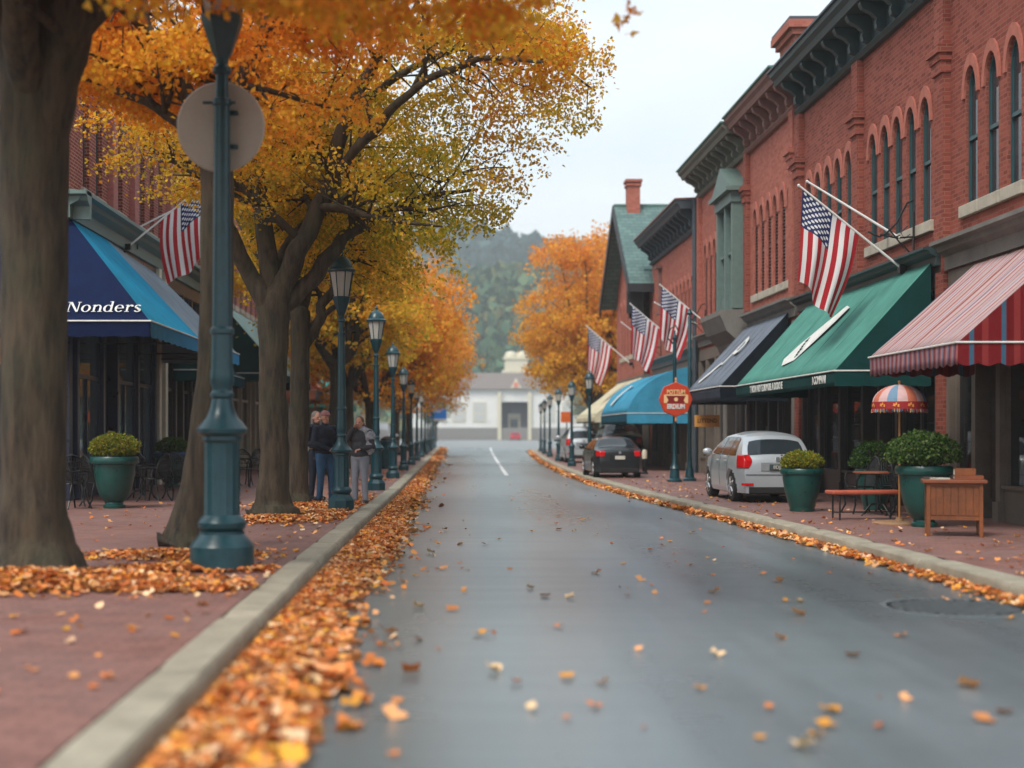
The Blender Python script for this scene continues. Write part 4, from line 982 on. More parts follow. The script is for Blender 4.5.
def flag_mesh(seed, narrow, lean, fold):
    H0 = TIP*.965; H1 = TIP*.43; nu, nv = 52, 44; m = MB(); uvs = []
    def fn(u, v):
        h = H0.lerp(H1, u); Lf = 1.72 - .14*u
        x0 = H0.x + (lean[0])*v
        xg = x0 + (h.x-H0.x)*(1 - narrow*v**.8)
        ph = seed + v*1.3
        fy = fold*(v**.7)*math.sin(u*PI*4.2 + ph) + .05*math.sin(v*6+u*3+seed)*v
        fx = .5*fold*(v**.7)*math.sin(u*PI*4.2 + ph + 1.3)
        z = h.z - Lf*v + .06*v*math.sin(u*7+seed)
        return (xg + fx*.35 + .10*math.sin(PI*v)*u, h.y + lean[1]*v + fy, z)
    m.grid(fn, nu, nv)
    o = m.build('national_flag', FM, None, smooth='all', recalc=False)
    me = o.data; uvl = me.uv_layers.new(name='UVMap'); n = nv+1
    idx = np.empty(len(me.loops), int); me.loops.foreach_get('vertex_index', idx)
    uv = np.empty((len(idx), 2)); uv[:, 0] = (idx//n)/nu; uv[:, 1] = (idx % n)/nv
    uvl.data.foreach_set('uv', uv.ravel()); return o
def flag_set(pole_label, flag_label, loc, side, seed, k=1., second=True, narrow=.42, lean=(-.06, 0), fold=.15):
    p = thing('flagpole', pole_label, 'flagpole', loc, 0, 'white flagpoles angled from the facades')
    m = MB(); m.tube([(0, 0, 0), tuple(TIP)], [.025, .018], 8); m.sphere(tuple(TIP), .03, 8); m.build('pole', M['pole'], p, world=False, smooth=True)
    m = MB(); m.obox((-.05, .03, .05), (.16, .14, .14)); m.tube([(0, 0, -.05), (.15, 0, -.15)], .03, 6); m.build('wall_bracket', M['black'], p, world=False)
    f = flag_mesh(seed, narrow, lean, fold); tag(f, flag_label, 'flag', 'flags hanging over the pavements'); f.location = loc
    for o in (p, f):
        o.scale = (k, k, k) if side > 0 else (-k, k, k)
    return p, f
flag_set('white flagpole on the nearest right building, above the sea green awning', 'large stars and stripes flag hanging nearest, over the sea green awning', (8.42, 25.55, 4.42), 1, .4)
flag_set('white flagpole holding the highest of the three far right flags', 'stars and stripes flag highest and rightmost of the three far ones', (8.42, 43.0, 4.5), 1, 2.1, .95)
flag_set('white flagpole holding the middle flag of the three far right ones', 'stars and stripes flag in the middle of the three far ones', (8.42, 49.5, 4.45), 1, 3.6, .98)
flag_set('white flagpole holding the farthest flag, by the gabled building', 'farthest and leftmost of the three distant stars and stripes flags', (8.12, 60.7, 4.4), 1, 5.0, 1.05)
flag_set('white flagpole on the left corner building above the navy awning', 'stars and stripes flag on the left, above the navy and cyan awning', (-7.42, 32.5, 5.75), -1, 1.2, .98, narrow=.08)
def bare(label, loc, tip, curl, side=1):
    p = thing('bare_flagpole', label, 'flagpole', loc, 0, 'bare poles with curled iron brackets on the facades')
    T = Vector(tip); m = MB(); m.tube([(-.25*side, 0, -.12), tuple(T)], [.024, .018], 8); m.sphere(tuple(T), .028, 8); m.build('pole', M['pole'], p, world=False, smooth=True)
    m = MB(); s = -side
    m.tube([(.0, 0, .55), (.12*s, 0, .5), (.3*s, 0, .15), (.5*s, 0, -.05), (.62*s, 0, -.1), (.8*s, .05, 0)], .018, 6)
    m.tube([(0, 0, -.1), (.3*s, 0, -.12), (.6*s, 0, -.06)], .016, 6); m.tube([(0, 0, .35), (0, 0, -.5)], .02, 6)
    m.tube([(0, 0, -.45), (.25*s, 0, -.2), (.45*s, 0, .05)], .014, 6); m.tube([(.1*s, 0, .1), (.22*s, .03, -.02), (.15*s, .05, -.12), (.05*s, .03, -.05)], .012, 6)
    m.tube([(.3*s, -.15, -.1), (.3*s, .25, -.08)], .012, 6)
    m.build('iron_bracket', M['black'], p, world=False, smooth=True)
    return p
bare('bare white pole and curled iron bracket beside the nearest right flag', (8.4, 25.1, 5.1), (-1.75, .6, 1.0), 1)
bare('bare white pole and bracket near the pedimented bay window', (8.4, 45.2, 5.1), (-1.6, .2, .6), 1)
bare('bare white pole and bracket beside the farthest right flag', (8.4, 54.5, 4.9), (-1.5, .3, .9), 1)
bare('bare pole and iron bracket on the left corner building', (-7.4, 33.7, 6.4), (1.2, .5, .75), -1)

# ------------------------------------------------------------------ shrubs and planters
def leaf_cloud(name, centers, size, mats, parent, n_per, world=False, attr=None, droop=0., shape='diamond', rngs=rng, flat=.0):
    """numpy leaf builder. centers: (N,3) positions; size scalar or (N,)"""
    P = np.asarray(centers, float); N = len(P)
    d = rngs.normal(size=(N, 3)); d[:, 2] = d[:, 2]*(1-flat) - droop; d /= np.linalg.norm(d, axis=1)[:, None]
    r = rngs.normal(size=(N, 3)); r[:, 2] *= (1-flat); s = np.cross(d, r); s /= np.linalg.norm(s, axis=1)[:, None]; nn = np.cross(d, s)
    L = (size*rngs.uniform(.65, 1.3, N))[:, None]
    if shape == 'diamond':
        V = np.stack([P, P + d*L*.45 + s*L*.36 + nn*L*.1, P + d*L, P + d*L*.45 - s*L*.36 + nn*L*.1], 1).reshape(-1, 3)
        k = 4; faces = [(0, 1, 2), (0, 2, 3)]
    else:   # maple-ish, 3 points
        V = np.stack([P, P + d*L*.25 + s*L*.5 + nn*L*.12, P + d*L*.5 + s*L*.22, P + d*L, P + d*L*.5 - s*L*.22, P + d*L*.25 - s*L*.5 + nn*L*.12], 1).reshape(-1, 3)
        k = 6; faces = [(0, 1, 2, 3), (0, 3, 4, 5)]
    nf = len(faces); fl = len(faces[0])
    base = (np.arange(N)*k)[:, None, None]; idx = (np.array(faces)[None] + base).reshape(-1)
    me = bpy.data.meshes.new(name); me.vertices.add(N*k); me.vertices.foreach_set('co', V.ravel().astype(np.float32))
    me.loops.add(len(idx)); me.loops.foreach_set('vertex_index', idx.astype(np.int32))
    me.polygons.add(N*nf); me.polygons.foreach_set('loop_start', (np.arange(N*nf)*fl).astype(np.int32))
    try: me.polygons.foreach_set('loop_total', np.full(N*nf, fl, np.int32))
    except Exception: pass
    me.update(calc_edges=True)
    if attr is not None:
        ca = me.color_attributes.new('leafcol', 'FLOAT_COLOR', 'POINT')
        c = np.repeat(np.concatenate([attr, np.ones((N, 1))], 1), k, 0)
        ca.data.foreach_set('color', c.ravel().astype(np.float32))
    me.materials.append(mats)
    o = bpy.data.objects.new(name, me); link(o, parent)
    if parent is not None: CH.setdefault(parent.name, []).append(o)
    return o
def leaf_mat(name, trans=.4, rough=.55):
    t = NT(name); a = t.new('ShaderNodeAttribute', attribute_name='leafcol').outputs['Color']
    b = t.new('ShaderNodeBsdfPrincipled', i_Roughness=rough); t.l.new(a, b.inputs['Base Color']); b.inputs['Specular IOR Level'].default_value = .15
    tr = t.new('ShaderNodeBsdfTranslucent'); t.l.new(a, tr.inputs[0])
    mx = t.new('ShaderNodeMixShader', i_0=trans); t.l.new(b.outputs[0], mx.inputs[1]); t.l.new(tr.outputs[0], mx.inputs[2]); t.l.new(mx.outputs[0], t.out.inputs[0]); return t.m
LM = leaf_mat('autumn leaves', .55); LG = leaf_mat('fallen leaves', .12, .7)
def palette(n, cols, jit=.18, w=None):
    C = np.array(cols); i = rng.choice(len(C), n, p=w); c = C[i]*rng.uniform(1-jit, 1+jit, (n, 1)); return np.clip(c*rng.uniform(.93, 1.07, (n, 3)), 0, 1)
def bush(parent, c, r, n, size, cols, name='shrub', flatb=.35):
    d = rng.normal(size=(n, 3)); d /= np.linalg.norm(d, axis=1)[:, None]; d[:, 2] = np.where(d[:, 2] < -flatb, -flatb + .2*(d[:, 2]+flatb), d[:, 2])
    rr = rng.uniform(.55, 1.0, (n, 1))**.5
    lump = np.array([1 + .12*mnoise.noise(Vector((p[0]*2.4, p[1]*2.4, p[2]*2.4 + c[0]))) for p in d])[:, None]
    P = np.array(c) + d*rr*np.array(r)*lump
    o = leaf_cloud(name, P, size, LM, parent, 1, attr=palette(n, cols))
    return o
GRN = [(.05, .11, .02), (.08, .16, .03), (.03, .07, .015), (.12, .2, .04), (.2, .27, .1)]; YEL = [(.34, .30, .02), (.22, .26, .03), (.14, .2, .03), (.4, .34, .04)]
def planter(label, loc, r, h, shrub_r, shrub_h, cols, rim='pot', n=2600, kind='bowl', group=None):
    t = thing('planter', label, 'planter', loc, 0, group)
    if kind == 'bowl': pr = [(.44, 0), (.46, .02), (.46, .06), (.38, .085), (.36, .12), (.48, .16), (.64, .28), (.77, .46), (.84, .66), (.87, .85), (.98, .86), (1.02, .89), (1.02, .95), (.97, 1.0), (.88, .985), (.82, .9)]
    else: pr = [(.55, 0), (.58, .03), (.56, .08), (.6, .12), (.78, .45), (.88, .72), (.9, .86), (.97, .87), (1., .9), (1., .96), (.96, 1.), (.86, .99), (.84, .88)]
    cut = len(pr)-6
    m = MB(); m.lathe([(a*r, b*h) for a, b in pr], seg=36, cap=False); m.build('pot', M['pot'] if rim == 'pot' else M['pot'], t, world=False, smooth=True, angle=40)
    if rim != 'pot':
        m = MB(); m.lathe([(.97*r, .9*h), (1.03*r, .92*h), (1.04*r, .99*h), (.97*r, 1.02*h), (.9*r, 1.0*h)], seg=32, cap=False); m.build('rim', M['potblue'], t, world=False, smooth=True)
    m = MB(); m.lathe([(.84*r, .93*h), (.01, .95*h)], seg=24); m.build('soil', M['soil'], t, world=False)
    s = tag(bush(t, (0, 0, h*1.0 + shrub_h*.38), (shrub_r, shrub_r, shrub_h*.62), n, .05, cols))
    m = MB()
    for a in range(14):
        x, y = random.uniform(-.6, .6)*shrub_r, random.uniform(-.6, .6)*shrub_r; m.tube([(x*.3, y*.3, h*.93), (x, y, h+shrub_h*random.uniform(.4, .8))], .008, 4)
    m.build('stem', M['darkwood'], s, world=False)
    return t
planter('bowl shaped green planter with yellow green ball shrub on the left pavement', (-5.95, 25.2, SW), .43, .93, .45, .42, YEL[1:] + [(.2, .17, .02)], n=3400)
planter('blue rimmed planter with green ball shrub behind the black chairs', (-6.75, 34.6, SW), .45, .85, .42, .4, GRN[:2]+[(.14, .22, .03)], rim='b', n=2400)
planter('green planter with yellow green shrub beside the silver car', (6.17, 24.2, SW), .37, .74, .36, .3, YEL, kind='pot', n=3000)
planter('large dark green planter with spreading green shrub beside the wooden cabinet', (6.93, 20.25, SW), .40, .88, .52, .5, GRN, kind='bowl', n=5200)
planter('shaded planter with green shrub against the shop window behind the bench', (7.55, 24.6, SW), .34, .72, .42, .5, GRN[:3], kind='pot', n=2200)

# ------------------------------------------------------------------ furniture
def make_chair(label, loc=(0, 0, SW), group='black iron café chairs'):
    t = thing('cafe_chair', label, 'chair', loc, 0, group)
    m = MB(); m.lathe([(.21, .44), (.215, .45), (.21, .46)], seg=20)
    for i in range(-4, 5):
        w_ = math.sqrt(max(0, .2**2-(i*.045)**2)); m.tube([(i*.045, -w_, .452), (i*.045, w_, .452)], .010, 4)
    m.build('seat', M['black'], t, world=False)
    for sx in (-1, 1):
        m = MB(); m.tube([(sx*.17, -.15, .45), (sx*.2, -.19, .3), (sx*.185, -.18, .15), (sx*.23, -.24, .0)], .017, 6); m.build('leg', M['black'], t, world=False)
        m = MB(); m.tube([(sx*.17, .15, .45), (sx*.19, .2, .3), (sx*.18, .21, .15), (sx*.23, .29, .0)], .017, 6); m.build('leg', M['black'], t, world=False)
    m = MB()
    hoop = [(-.2, .17, .45), (-.235, .22, .65), (-.2, .26, .82), (-.1, .28, .92), (0, .285, .95), (.1, .28, .92), (.2, .26, .82), (.235, .22, .65), (.2, .17, .45)]
    m.tube(hoop, .018, 6)
    for i in range(-4, 5):
        x = i*.045; zt_ = .93-.9*abs(x)**1.35*1.2; m.tube([(x, .19, .47), (x*1.1, .235, .68), (x*.9, .272, zt_)], .010, 4)
    for z in (.6, .72, .82): m.tube([(-.22+(z-.6)*.1, .215+(z-.6)*.2, z), (0, .25+(z-.6)*.15, z), (.22-(z-.6)*.1, .215+(z-.6)*.2, z)], .009, 4)
    m.build('backrest', M['black'], t, world=False)
    for sx in (-1, 1):
        m = MB(); m.tube([(sx*.23, .215, .66), (sx*.27, .05, .68), (sx*.27, -.12, .67), (sx*.22, -.17, .56), (sx*.18, -.15, .45)], .017, 6); m.build('armrest', M['black'], t, world=False)
    return t
ch = make_chair('black iron chair left of the bowl planter, nearest the trunk', (-6.65, 25.0, SW)); ch.rotation_euler.z = 2.5
for x, y, rz, lb in [(-6.35, 25.7, 2.2, 'black iron chair tucked close behind the bowl planter on its left'), (-6.9, 25.9, 3.4, 'black iron chair half hidden by the nearest trunk'), (-8.55, 26.3, 3.0, 'black iron chair at the far left edge of the photo'),
                     (-5.75, 27.6, -1.9, 'black iron chair right of the bowl planter, at the round table'), (-5.45, 28.6, .6, 'black iron chair between round table and blue rimmed planter'), (-6.3, 28.9, 3.0, 'black iron chair on the far side of the round table'),
                     (-6.3, 33.0, -1.2, 'black iron chair in front of the blue rimmed planter'), (-5.9, 33.7, 2.2, 'black iron chair right of the blue rimmed planter'),
                     (-5.3, 34.0, .5, 'black iron chair left of the three behind the nearest lamp post'), (-4.85, 34.8, 2.6, 'middle black iron chair behind the nearest lamp post'), (-5.1, 36.3, -2.0, 'rear black iron chair behind the nearest lamp post'),
                     (7.0, 23.6, -1.4, 'black iron chair behind the rust coloured bench'), (7.45, 22.6, 1.4, 'black iron chair at the table behind the large green planter'), (7.75, 24.0, .3, 'black iron chair by the shop door behind the bench')]:
    c = copy_tree(ch); c.location = (x, y, SW); c.rotation_euler.z = rz; c['label'] = lb
def table(label, loc, r, matt, h=.72):
    t = thing('cafe_table', label, 'table', loc)
    m = MB(); m.lathe([(r, h-.03), (r+.005, h-.015), (r, h)], seg=28); m.build('tabletop', matt, t, world=False)
    m = MB(); m.tube([(0, 0, .1), (0, 0, h-.03)], .025, 8)
    for a in range(4):
        c_, s_ = math.cos(a*PI/2+.4), math.sin(a*PI/2+.4); m.tube([(0, 0, .2), (.15*c_, .15*s_, .18), (.26*c_, .26*s_, .06), (.32*c_, .32*s_, 0)], .014, 6)
    m.build('pedestal', M['black'], t, world=False); return t
table('round black café table between chairs on the left pavement', (-6.1, 28.2, SW), .36, M['black'])
table('round brown topped café table behind the bench on the right', (7.1, 23.0, SW), .38, M['woodtop'])
table('small round black table behind the nearest lamp post', (-5.45, 35.4, SW), .34, M['black'])
BN = thing('bench', 'low bench with rust coloured seat and thin black legs', 'bench', (6.6, 21.9, SW), -.0)
BN.rotation_euler.z = .12
m = MB(); m.box(-.62, .55, -.18, .18, .40, .46); m.build('seat', pmat('rust vinyl', lin((176, 86, 62)), .5), BN, world=False, bevel=.02)
for sx in (-.5, .45):
    for sy in (-.14, .14):
        m = MB(); m.tube([(sx, sy, .41), (sx, sy, 0)], .014, 6); m.build('leg', M['black'], BN, world=False)
m = MB(); m.tube([(-.5, 0, .12), (.45, 0, .12)], .01, 6); m.tube([(-.5, -.14, .12), (-.5, .14, .12)], .01, 6); m.tube([(.45, -.14, .12), (.45, .14, .12)], .01, 6); m.build('stretcher', M['black'], BN, world=False)
CB = thing('wooden_cabinet', 'reddish wooden cabinet table with books on top and open legs', 'cabinet', (6.72, 18.5, SW), -.28)
m = MB(); m.box(-.40, .40, -.27, .27, .70, .745); m.build('top', M['woodtop'], CB, world=False, bevel=.008)
m = MB(); m.box(-.33, .33, -.2, .2, .22, .70)
for i in range(7): m.box(-.32+i*.092, -.32+i*.092+.084, -.21, -.201, .28, .66)
m.build('panel', M['wood'], CB, world=False)
for sx in (-.35, .30):
    for sy in (-.23, .18):
        m = MB(); m.box(sx, sx+.05, sy, sy+.05, 0, .699); m.build('leg', M['wood'], CB, world=False, bevel=.004)
for z0_, z1_ in ((.22, .27), (.66, .698)):
    m = MB(); m.box(-.299, .299, -.222, -.212, z0_, z1_); m.build('rail', M['wood'], CB, world=False)
def book(label, loc, size, rz, matb):
    b = thing('book', label, 'book', loc, rz); w_, d_, h_ = size
    m = MB(); m.box(-w_/2, w_/2, -d_/2, d_/2, 0, .006); m.box(-w_/2, w_/2, -d_/2, d_/2, h_-.006, h_); m.box(-w_/2, w_/2, -d_/2-.006, -d_/2+.004, 0, h_); m.build('cover', matb, b, world=False)
    m = MB(); m.box(-w_/2+.008, w_/2-.006, -d_/2+.006, d_/2-.006, .0062, h_-.0062); m.build('pages', M['paper'], b, world=False)
bz = SW+.747
book('thick brown book standing on top of the flat book on the cabinet', (6.86, 18.5, bz+.052), (.26, .19, .09), -.2, M['wood'])
book('flat wide brown book lying on the right of the cabinet top', (6.90, 18.47, bz), (.36, .26, .05), -.25, M['woodtop'])
book('small open pale booklet on the left of the cabinet top', (6.52, 18.45, bz), (.2, .15, .02), .3, M['paper'])
book('small dark booklet beside the pale one on the cabinet', (6.44, 18.62, bz), (.13, .1, .03), -.6, M['shopdark'])
# parasol
PA = thing('parasol', 'small fringed red and blue parasol standing behind the bench', 'parasol', (6.80, 20.95, SW))
m = MB(); m.lathe([(.40, 0), (.40, .015), (.36, .03), (.06, .04), (.05, .09)], seg=32); m.build('base', pmat('sandy round base', lin((150, 116, 84)), .7), PA, world=False)
m = MB(); m.tube([(0, 0, .05), (0, 0, 2.1)], .016, 8); m.sphere((0, 0, 2.12), .025, 8); m.build('pole', pmat('bamboo pole', lin((180, 126, 66)), .5), PA, world=False)
pmats = [pmat('parasol ' + n_, lin(c), .8, var=.12, scale=14) for n_, c in (('orange', (186, 100, 74)), ('blue', (104, 134, 158)), ('pink grey', (196, 160, 158)), ('red', (150, 30, 34)))]
m = MB(); nseg = 48; R = []
for i in range(9):
    a = i/8*PI/2*.93; rr = .39*math.sin(a)/math.sin(PI/2*.93); z = 1.79 + .29*math.cos(a) - .0; R.append((max(rr, .004), z))
for i in range(8):
    for j in range(nseg):
        a0, a1 = 2*PI*j/nseg, 2*PI*(j+1)/nseg; r0, z0 = R[i]; r1, z1 = R[i+1]
        m.face([(r0*math.cos(a0), r0*math.sin(a0), z0), (r1*math.cos(a0), r1*math.sin(a0), z1), (r1*math.cos(a1), r1*math.sin(a1), z1), (r0*math.cos(a1), r0*math.sin(a1), z0)], (0, 2, 1, 2)[(j//3) % 4])
cn = m.build('canopy', pmats[:3], PA, world=False, recalc=False); cn.modifiers.new('s', 'SOLIDIFY').thickness = .006
m = MB(); zb = R[-1][1]
def ring_(u, v): a = u*2*PI; r_ = .392 + .004*v; return (r_*math.cos(a), r_*math.sin(a), zb - .11*v)
m.grid(ring_, 48, 2); vl = m.build('valance', pmats[3], PA, world=False); vl.modifiers.new('s', 'SOLIDIFY').thickness = .006
m = MB()
for j in range(12):   # small embroidered figures on the valance
    a = 2*PI*j/12 + .1; c0 = Vector((.402*math.cos(a), .402*math.sin(a), zb-.055)); tn = Vector((-math.sin(a), math.cos(a), 0))
    for q in range(3):
        w_ = (.04, .024, .03)[q]; cc = c0 + tn*(-.03+.03*q) + Vector((0, 0, (.0, .018, -.01)[q]))
        m.face([cc - tn*w_/2 + Vector((0, 0, -.012)), cc + tn*w_/2 + Vector((0, 0, -.02)), cc + tn*w_/2 + Vector((0, 0, .02)), cc - tn*w_*.2 + Vector((0, 0, .026))])
m.build('embroidery', gold, vl, world=False)
m = MB()
for j in range(110):
    a = 2*PI*j/110; l = random.uniform(.035, .06); p = (.397*math.cos(a), .397*math.sin(a)); m.tube([(p[0], p[1], zb-.11), (p[0]*1.01, p[1]*1.01, zb-.11-l)], .005, 3, random.choice([0, 0, 1, 2]))
m.build('fringe', [pmats[3], pmats[1], crm], vl, world=False)
TB = thing('litter_bin', 'dark green litter bin among the lamp posts on the left pavement', 'bin', (-2.1, 52.0, SW))
m = MB(); m.lathe([(.3, 0), (.33, .05), (.33, .95), (.36, .97), (.36, 1.03), (.3, 1.05)], seg=20); m.build('body', M['teal'], TB, world=False, smooth=True)
m = MB(); m.lathe([(.3, 1.051), (.28, 1.12), (.15, 1.2), (.02, 1.22)], seg=20); m.build('lid', M['black'], TB, world=False, smooth=True)
BO = thing('bollard', 'short dark bollard with pale top near the sky blue awning', 'bollard', (6.5, 45.6, SW))
m = MB(); m.lathe([(.12, 0), (.12, .05), (.08, .08), (.075, .5)], seg=14); m.build('post', M['black'], BO, world=False); m = MB(); m.lathe([(.085, .501), (.09, .7), (.07, .78), (.01, .8)], seg=14); m.build('cap', M['cream'], BO, world=False, smooth=True)
MH = thing('drain_cover', 'large dark round drain cover in the road at the right', 'drain cover', (4.35, 11.95, 0))
m = MB(); m.lathe([(.62, -.02), (.62, .009), (.56, .009), (.56, .0045)], seg=48, cap=False); m.build('rim', M['asphalt_dark'], MH, world=False)
m = MB(); m.lathe([(.56, .004), (.001, .004)], seg=40)
for i in range(-8, 9):
    w_ = math.sqrt(.54**2-(i*.062)**2)
    for k in range(-7, 8):
        if abs(k*.07) < w_-.03: m.box(i*.062-.018, i*.062+.018, k*.07-.022, k*.07+.022, .0041, .0095)
m.build('grate', M['asphalt_dark'], MH, world=False)
# pendant lamps in shops; the later entries are added to brighten dark interiors
def pend(label, p):
    t = thing('pendant_lamp', label, 'lamp', p, 0, 'warm lamps hanging inside the shops')
    m = MB(); m.lathe([(.11, 0), (.1, .06), (.04, .14), (.01, .15)], seg=14, cap=False); m.tube([(0, 0, .15), (0, 0, 1.2)], .006, 5); m.build('lamp_shade', M['black'], t, world=False)
    m = MB(); m.sphere((0, 0, .02), .055, 10); m.build('bulb', M['bulb'], t, world=False, smooth='all')
for x, y, z, lb in [(9.4, 18.9, 2.3, 'warm lamp inside the shop at the right edge'), (10.0, 25.2, 2.2, 'warm lamp inside the shop by its door, right of the sea green awning corner'), (9.3, 34.6, 2.35, 'left warm lamp glowing under the grey awning'), (9.4, 35.3, 2.2, 'right warm lamp glowing under the grey awning'), (9.5, 36.6, 2.0, 'low warm lamp behind the silver car roof'), (9.6, 21.0, 2.5, 'added warm lamp brightening the dark shop behind the parasol'), (9.5, 29.5, 2.4, 'added warm lamp brightening the shop above the silver car, under the sea green awning'), (-8.8, 30.2, 2.6, 'added warm lamp brightening the corner shop on the left'), (-9.0, 49.0, 2.6, 'added warm lamp brightening the shop behind the forked tree')]:
    pend(lb, (x, y, z))

# ------------------------------------------------------------------ cars
def make_car(name, label, loc, rz, W=.88, L=4.3, top=None, paint=(.5, .52, .53), tail=None, sedan=False, detail=True, lights=True, group='cars parked along the kerbs', plate=''):
    t = thing(name, label, 'car', loc, rz, group)
    if sedan: prof = [(0, .50), (.02, .78), (.05, .94), (.12, 1.0), (.6, 1.03), (.85, 1.12), (1.3, 1.37), (1.7, 1.42), (2.3, 1.41), (2.8, 1.28), (3.25, 1.0), (3.9, .9), (4.2, .76), (4.3, .55)]
    elif sedan is None or name == 'parked_van': prof = [(0, .6), (.02, 1.0), (.05, 1.5), (.12, 1.85), (.3, 1.95), (2.5, 1.95), (3.1, 1.7), (3.6, 1.1), (4.2, .95), (4.4, .7), (4.42, .5)]
    else: prof = [(0, .50), (.02, .74), (.06, .9), (.12, .97), (.42, 1.30), (.58, 1.40), (.9, 1.47), (1.6, 1.5), (2.3, 1.45), (2.8, 1.28), (3.25, 1.02), (3.9, .9), (4.2, .76), (4.3, .55)]
    if top: prof = [(y, z if z < 1.0 else 1.0 + (z-1.0)*(top-1.0)/(max(p[1] for p in prof)-1.0)) for y, z in prof]
    py = np.array([p[0] for p in prof])*L/4.3; pz = np.array([p[1] for p in prof]); ZT = pz.max()
    belt_ = .96 if ZT < 1.8 else 1.1
    def roofz(y): return float(np.interp(y, py, pz))
    def plan(y):   # half width in plan
        e0 = max(0, min(1, y/.65)); e1 = max(0, min(1, (L-y)/.9)); return W*(.82 + .18*math.sin(e0*PI/2))*(.74 + .26*math.sin(e1*PI/2))
    def sidew(z):
        if z < .3: return .93 + .04*(z-.16)/.14
        if z < .62: return .97 + .03*(z-.3)/.32
        if z < belt_: return 1.0 - .05*((z-.62)/(belt_-.62))**2
        return .95 - .34*((z-belt_)/(ZT-belt_+.001))**1.15*(1 if ZT < 1.8 else .45)
    zbot = .2
    wy = [(.82*L/4.3), (3.42*L/4.3)]; wr = .325
    def side_pt(y, z, off=0.):
        x = plan(y)*sidew(z) + off
        for c in wy:
            d = math.hypot(y-c, z-wr)
            if d < .37 and off == 0.: x -= .16
            elif d < .41 and off == 0.: x += .012
        return x
    def sec(y):
        zt = roofz(y); n = 26; out = []
        for i in range(n+1):
            z = zbot + (zt-.07-zbot)*i/n if zt > .6 else zbot + (zt-.03-zbot)*i/n
            out.append((side_pt(y, z), z))
        xs, zs = out[-1]
        for i in range(1, 11):
            a = i/10
            k = min(1, a*3.0)
            xx = xs*(1-a) ; zz = zs + (zt-zs)*(1-(1-a)**2.6)
            out.append((xx, zz))
        return out
    ys = list(np.arange(0, L+.001, .035)); ys = sorted(set([round(float(y), 4) for y in ys] + [0, .01, .05*L/4.3, .12*L/4.3, L]))
    R = []
    for y in ys:
        s = sec(y); ring = [(x, y, z) for x, z in s] + [(-x, y, z) for x, z in reversed(s[:-1])]
        R.append(ring)
    m = MB(); m.rings(R, True, True)
    pm = NT(name+' paint'); b = pm.bsdf(pm.mix(pm.ramp(pm.noise(3., 4.), [(.4, (0, 0, 0)), (.8, (.25,)*3)]), paint, tuple(c*.8 for c in paint)), .28, .35 if max(paint) > .1 else .1); b.inputs['Coat Weight'].default_value = .6; b.inputs['Coat Roughness'].default_value = .05
    body = m.build('body', pm.m, t, world=False, smooth=True, angle=40)
    def top_pt(y, a, off=.006):   # a in -1..1 across the top
        zt = roofz(y); s = sec(y); xs, zs = s[26]
        k = 1-abs(a); return (math.copysign(xs*abs(a), a), y, zs + (zt-zs)*(1-(1-k)**2.6) + off)
    # rear window
    def along(y0, y1, a0, a1, nu=8, nv=14, off=.008):
        m = MB()
        def fn(u, v):
            y = y0+(y1-y0)*u; a = a0+(a1-a0)*v
            e = abs(2*v-1); y_ = y + (y1-y0)*.06*(e**6)*(1 if u < .5 else -1)
            p = top_pt(y_, a*(.98 if u > .8 else 1), 0); sl = (roofz(y_+.03)-roofz(y_-.03))/.06; n = Vector((0, -sl, 1)).normalized()*off*1.5
            return (p[0], p[1]+n.y, p[2]+n.z)
        m.grid(fn, nu, nv); return m
    g = M['carglass']; q = L/4.3
    if name == 'parked_van':
        rw = None
    elif sedan: along(.68*q, 1.22*q, -.84, .84).build('rear_window', g, t, world=False, smooth='all')
    else: along(.16*q, .44*q, -.84, .84).build('rear_window', g, t, world=False, smooth='all')
    if name != 'parked_van': along(2.5*q, 3.12*q, -.86, .86).build('windscreen', g, t, world=False, smooth='all')
    # side windows
    def sidewin(sx, y0a, y0b, y1a, y1b, z0, z1):
        m = MB()
        def fn(u, v):
            z = z0+(z1-z0)*v; y = (y0a+(y0b-y0a)*v)*(1-u) + (y1a+(y1b-y1a)*v)*u; z = min(z, roofz(y)-.1)
            return (sx*(side_pt(y, z, .008)), y, z)
        m.grid(fn, 10, 6); return m.build('side_window', g, t, world=False, smooth='all')
    for sx in (-1, 1):
        zt_ = ZT-.13; z0 = belt_+.02
        if sedan: wins_ = [(1.05, 1.35, 1.85, 1.85), (1.92, 1.92, 2.95, 2.62)]
        else: wins_ = [(.5, .72, 1.12, 1.12), (1.18, 1.18, 1.95, 1.95), (2.02, 2.02, 3.0, 2.55)]
        for a_, b_, c_, d_ in wins_: sidewin(sx, a_*q, b_*q, c_*q, d_*q, z0, zt_)
        m = MB(); m.sphere((sx*(W+.12), 2.72*q, belt_+.08), (.11, .06, .08), 12); m.tube([(sx*(W-.1), 2.75*q, belt_), (sx*(W+.08), 2.73*q, belt_+.05)], .02, 6); m.build('wing_mirror', pm.m, t, world=False, smooth='all')
        # tail lamp wraps corner
        m = MB(); zl0, zl1 = (.74, .93) if sedan else (.72, 1.0)
        def tl(u, v):
            z = zl0+(zl1-zl0)*v
            if u < .5:
                a = u/.5; y = .34*(1-a)*(.8+.2*v) + .02; return (sx*(side_pt(y, z, .012)), y + (.012 if a > .9 else 0), z)
            a = (u-.5)/.5; yb = float(np.interp(z, pz[:5], py[:5])); x = side_pt(.02, z, 0)*(1-(.26 if sedan else .12 + .10*math.sin(PI*v))*a)
            return (sx*(x+.01*(1-a)), min(.02, yb) - .012 + yb*.9*(1 if z > .9 else .6), z)
        m.grid(tl, 16, 8)
        tlm = NT('tail lamp'); bb = tlm.bsdf(lin((200, 16, 20)), .12); 
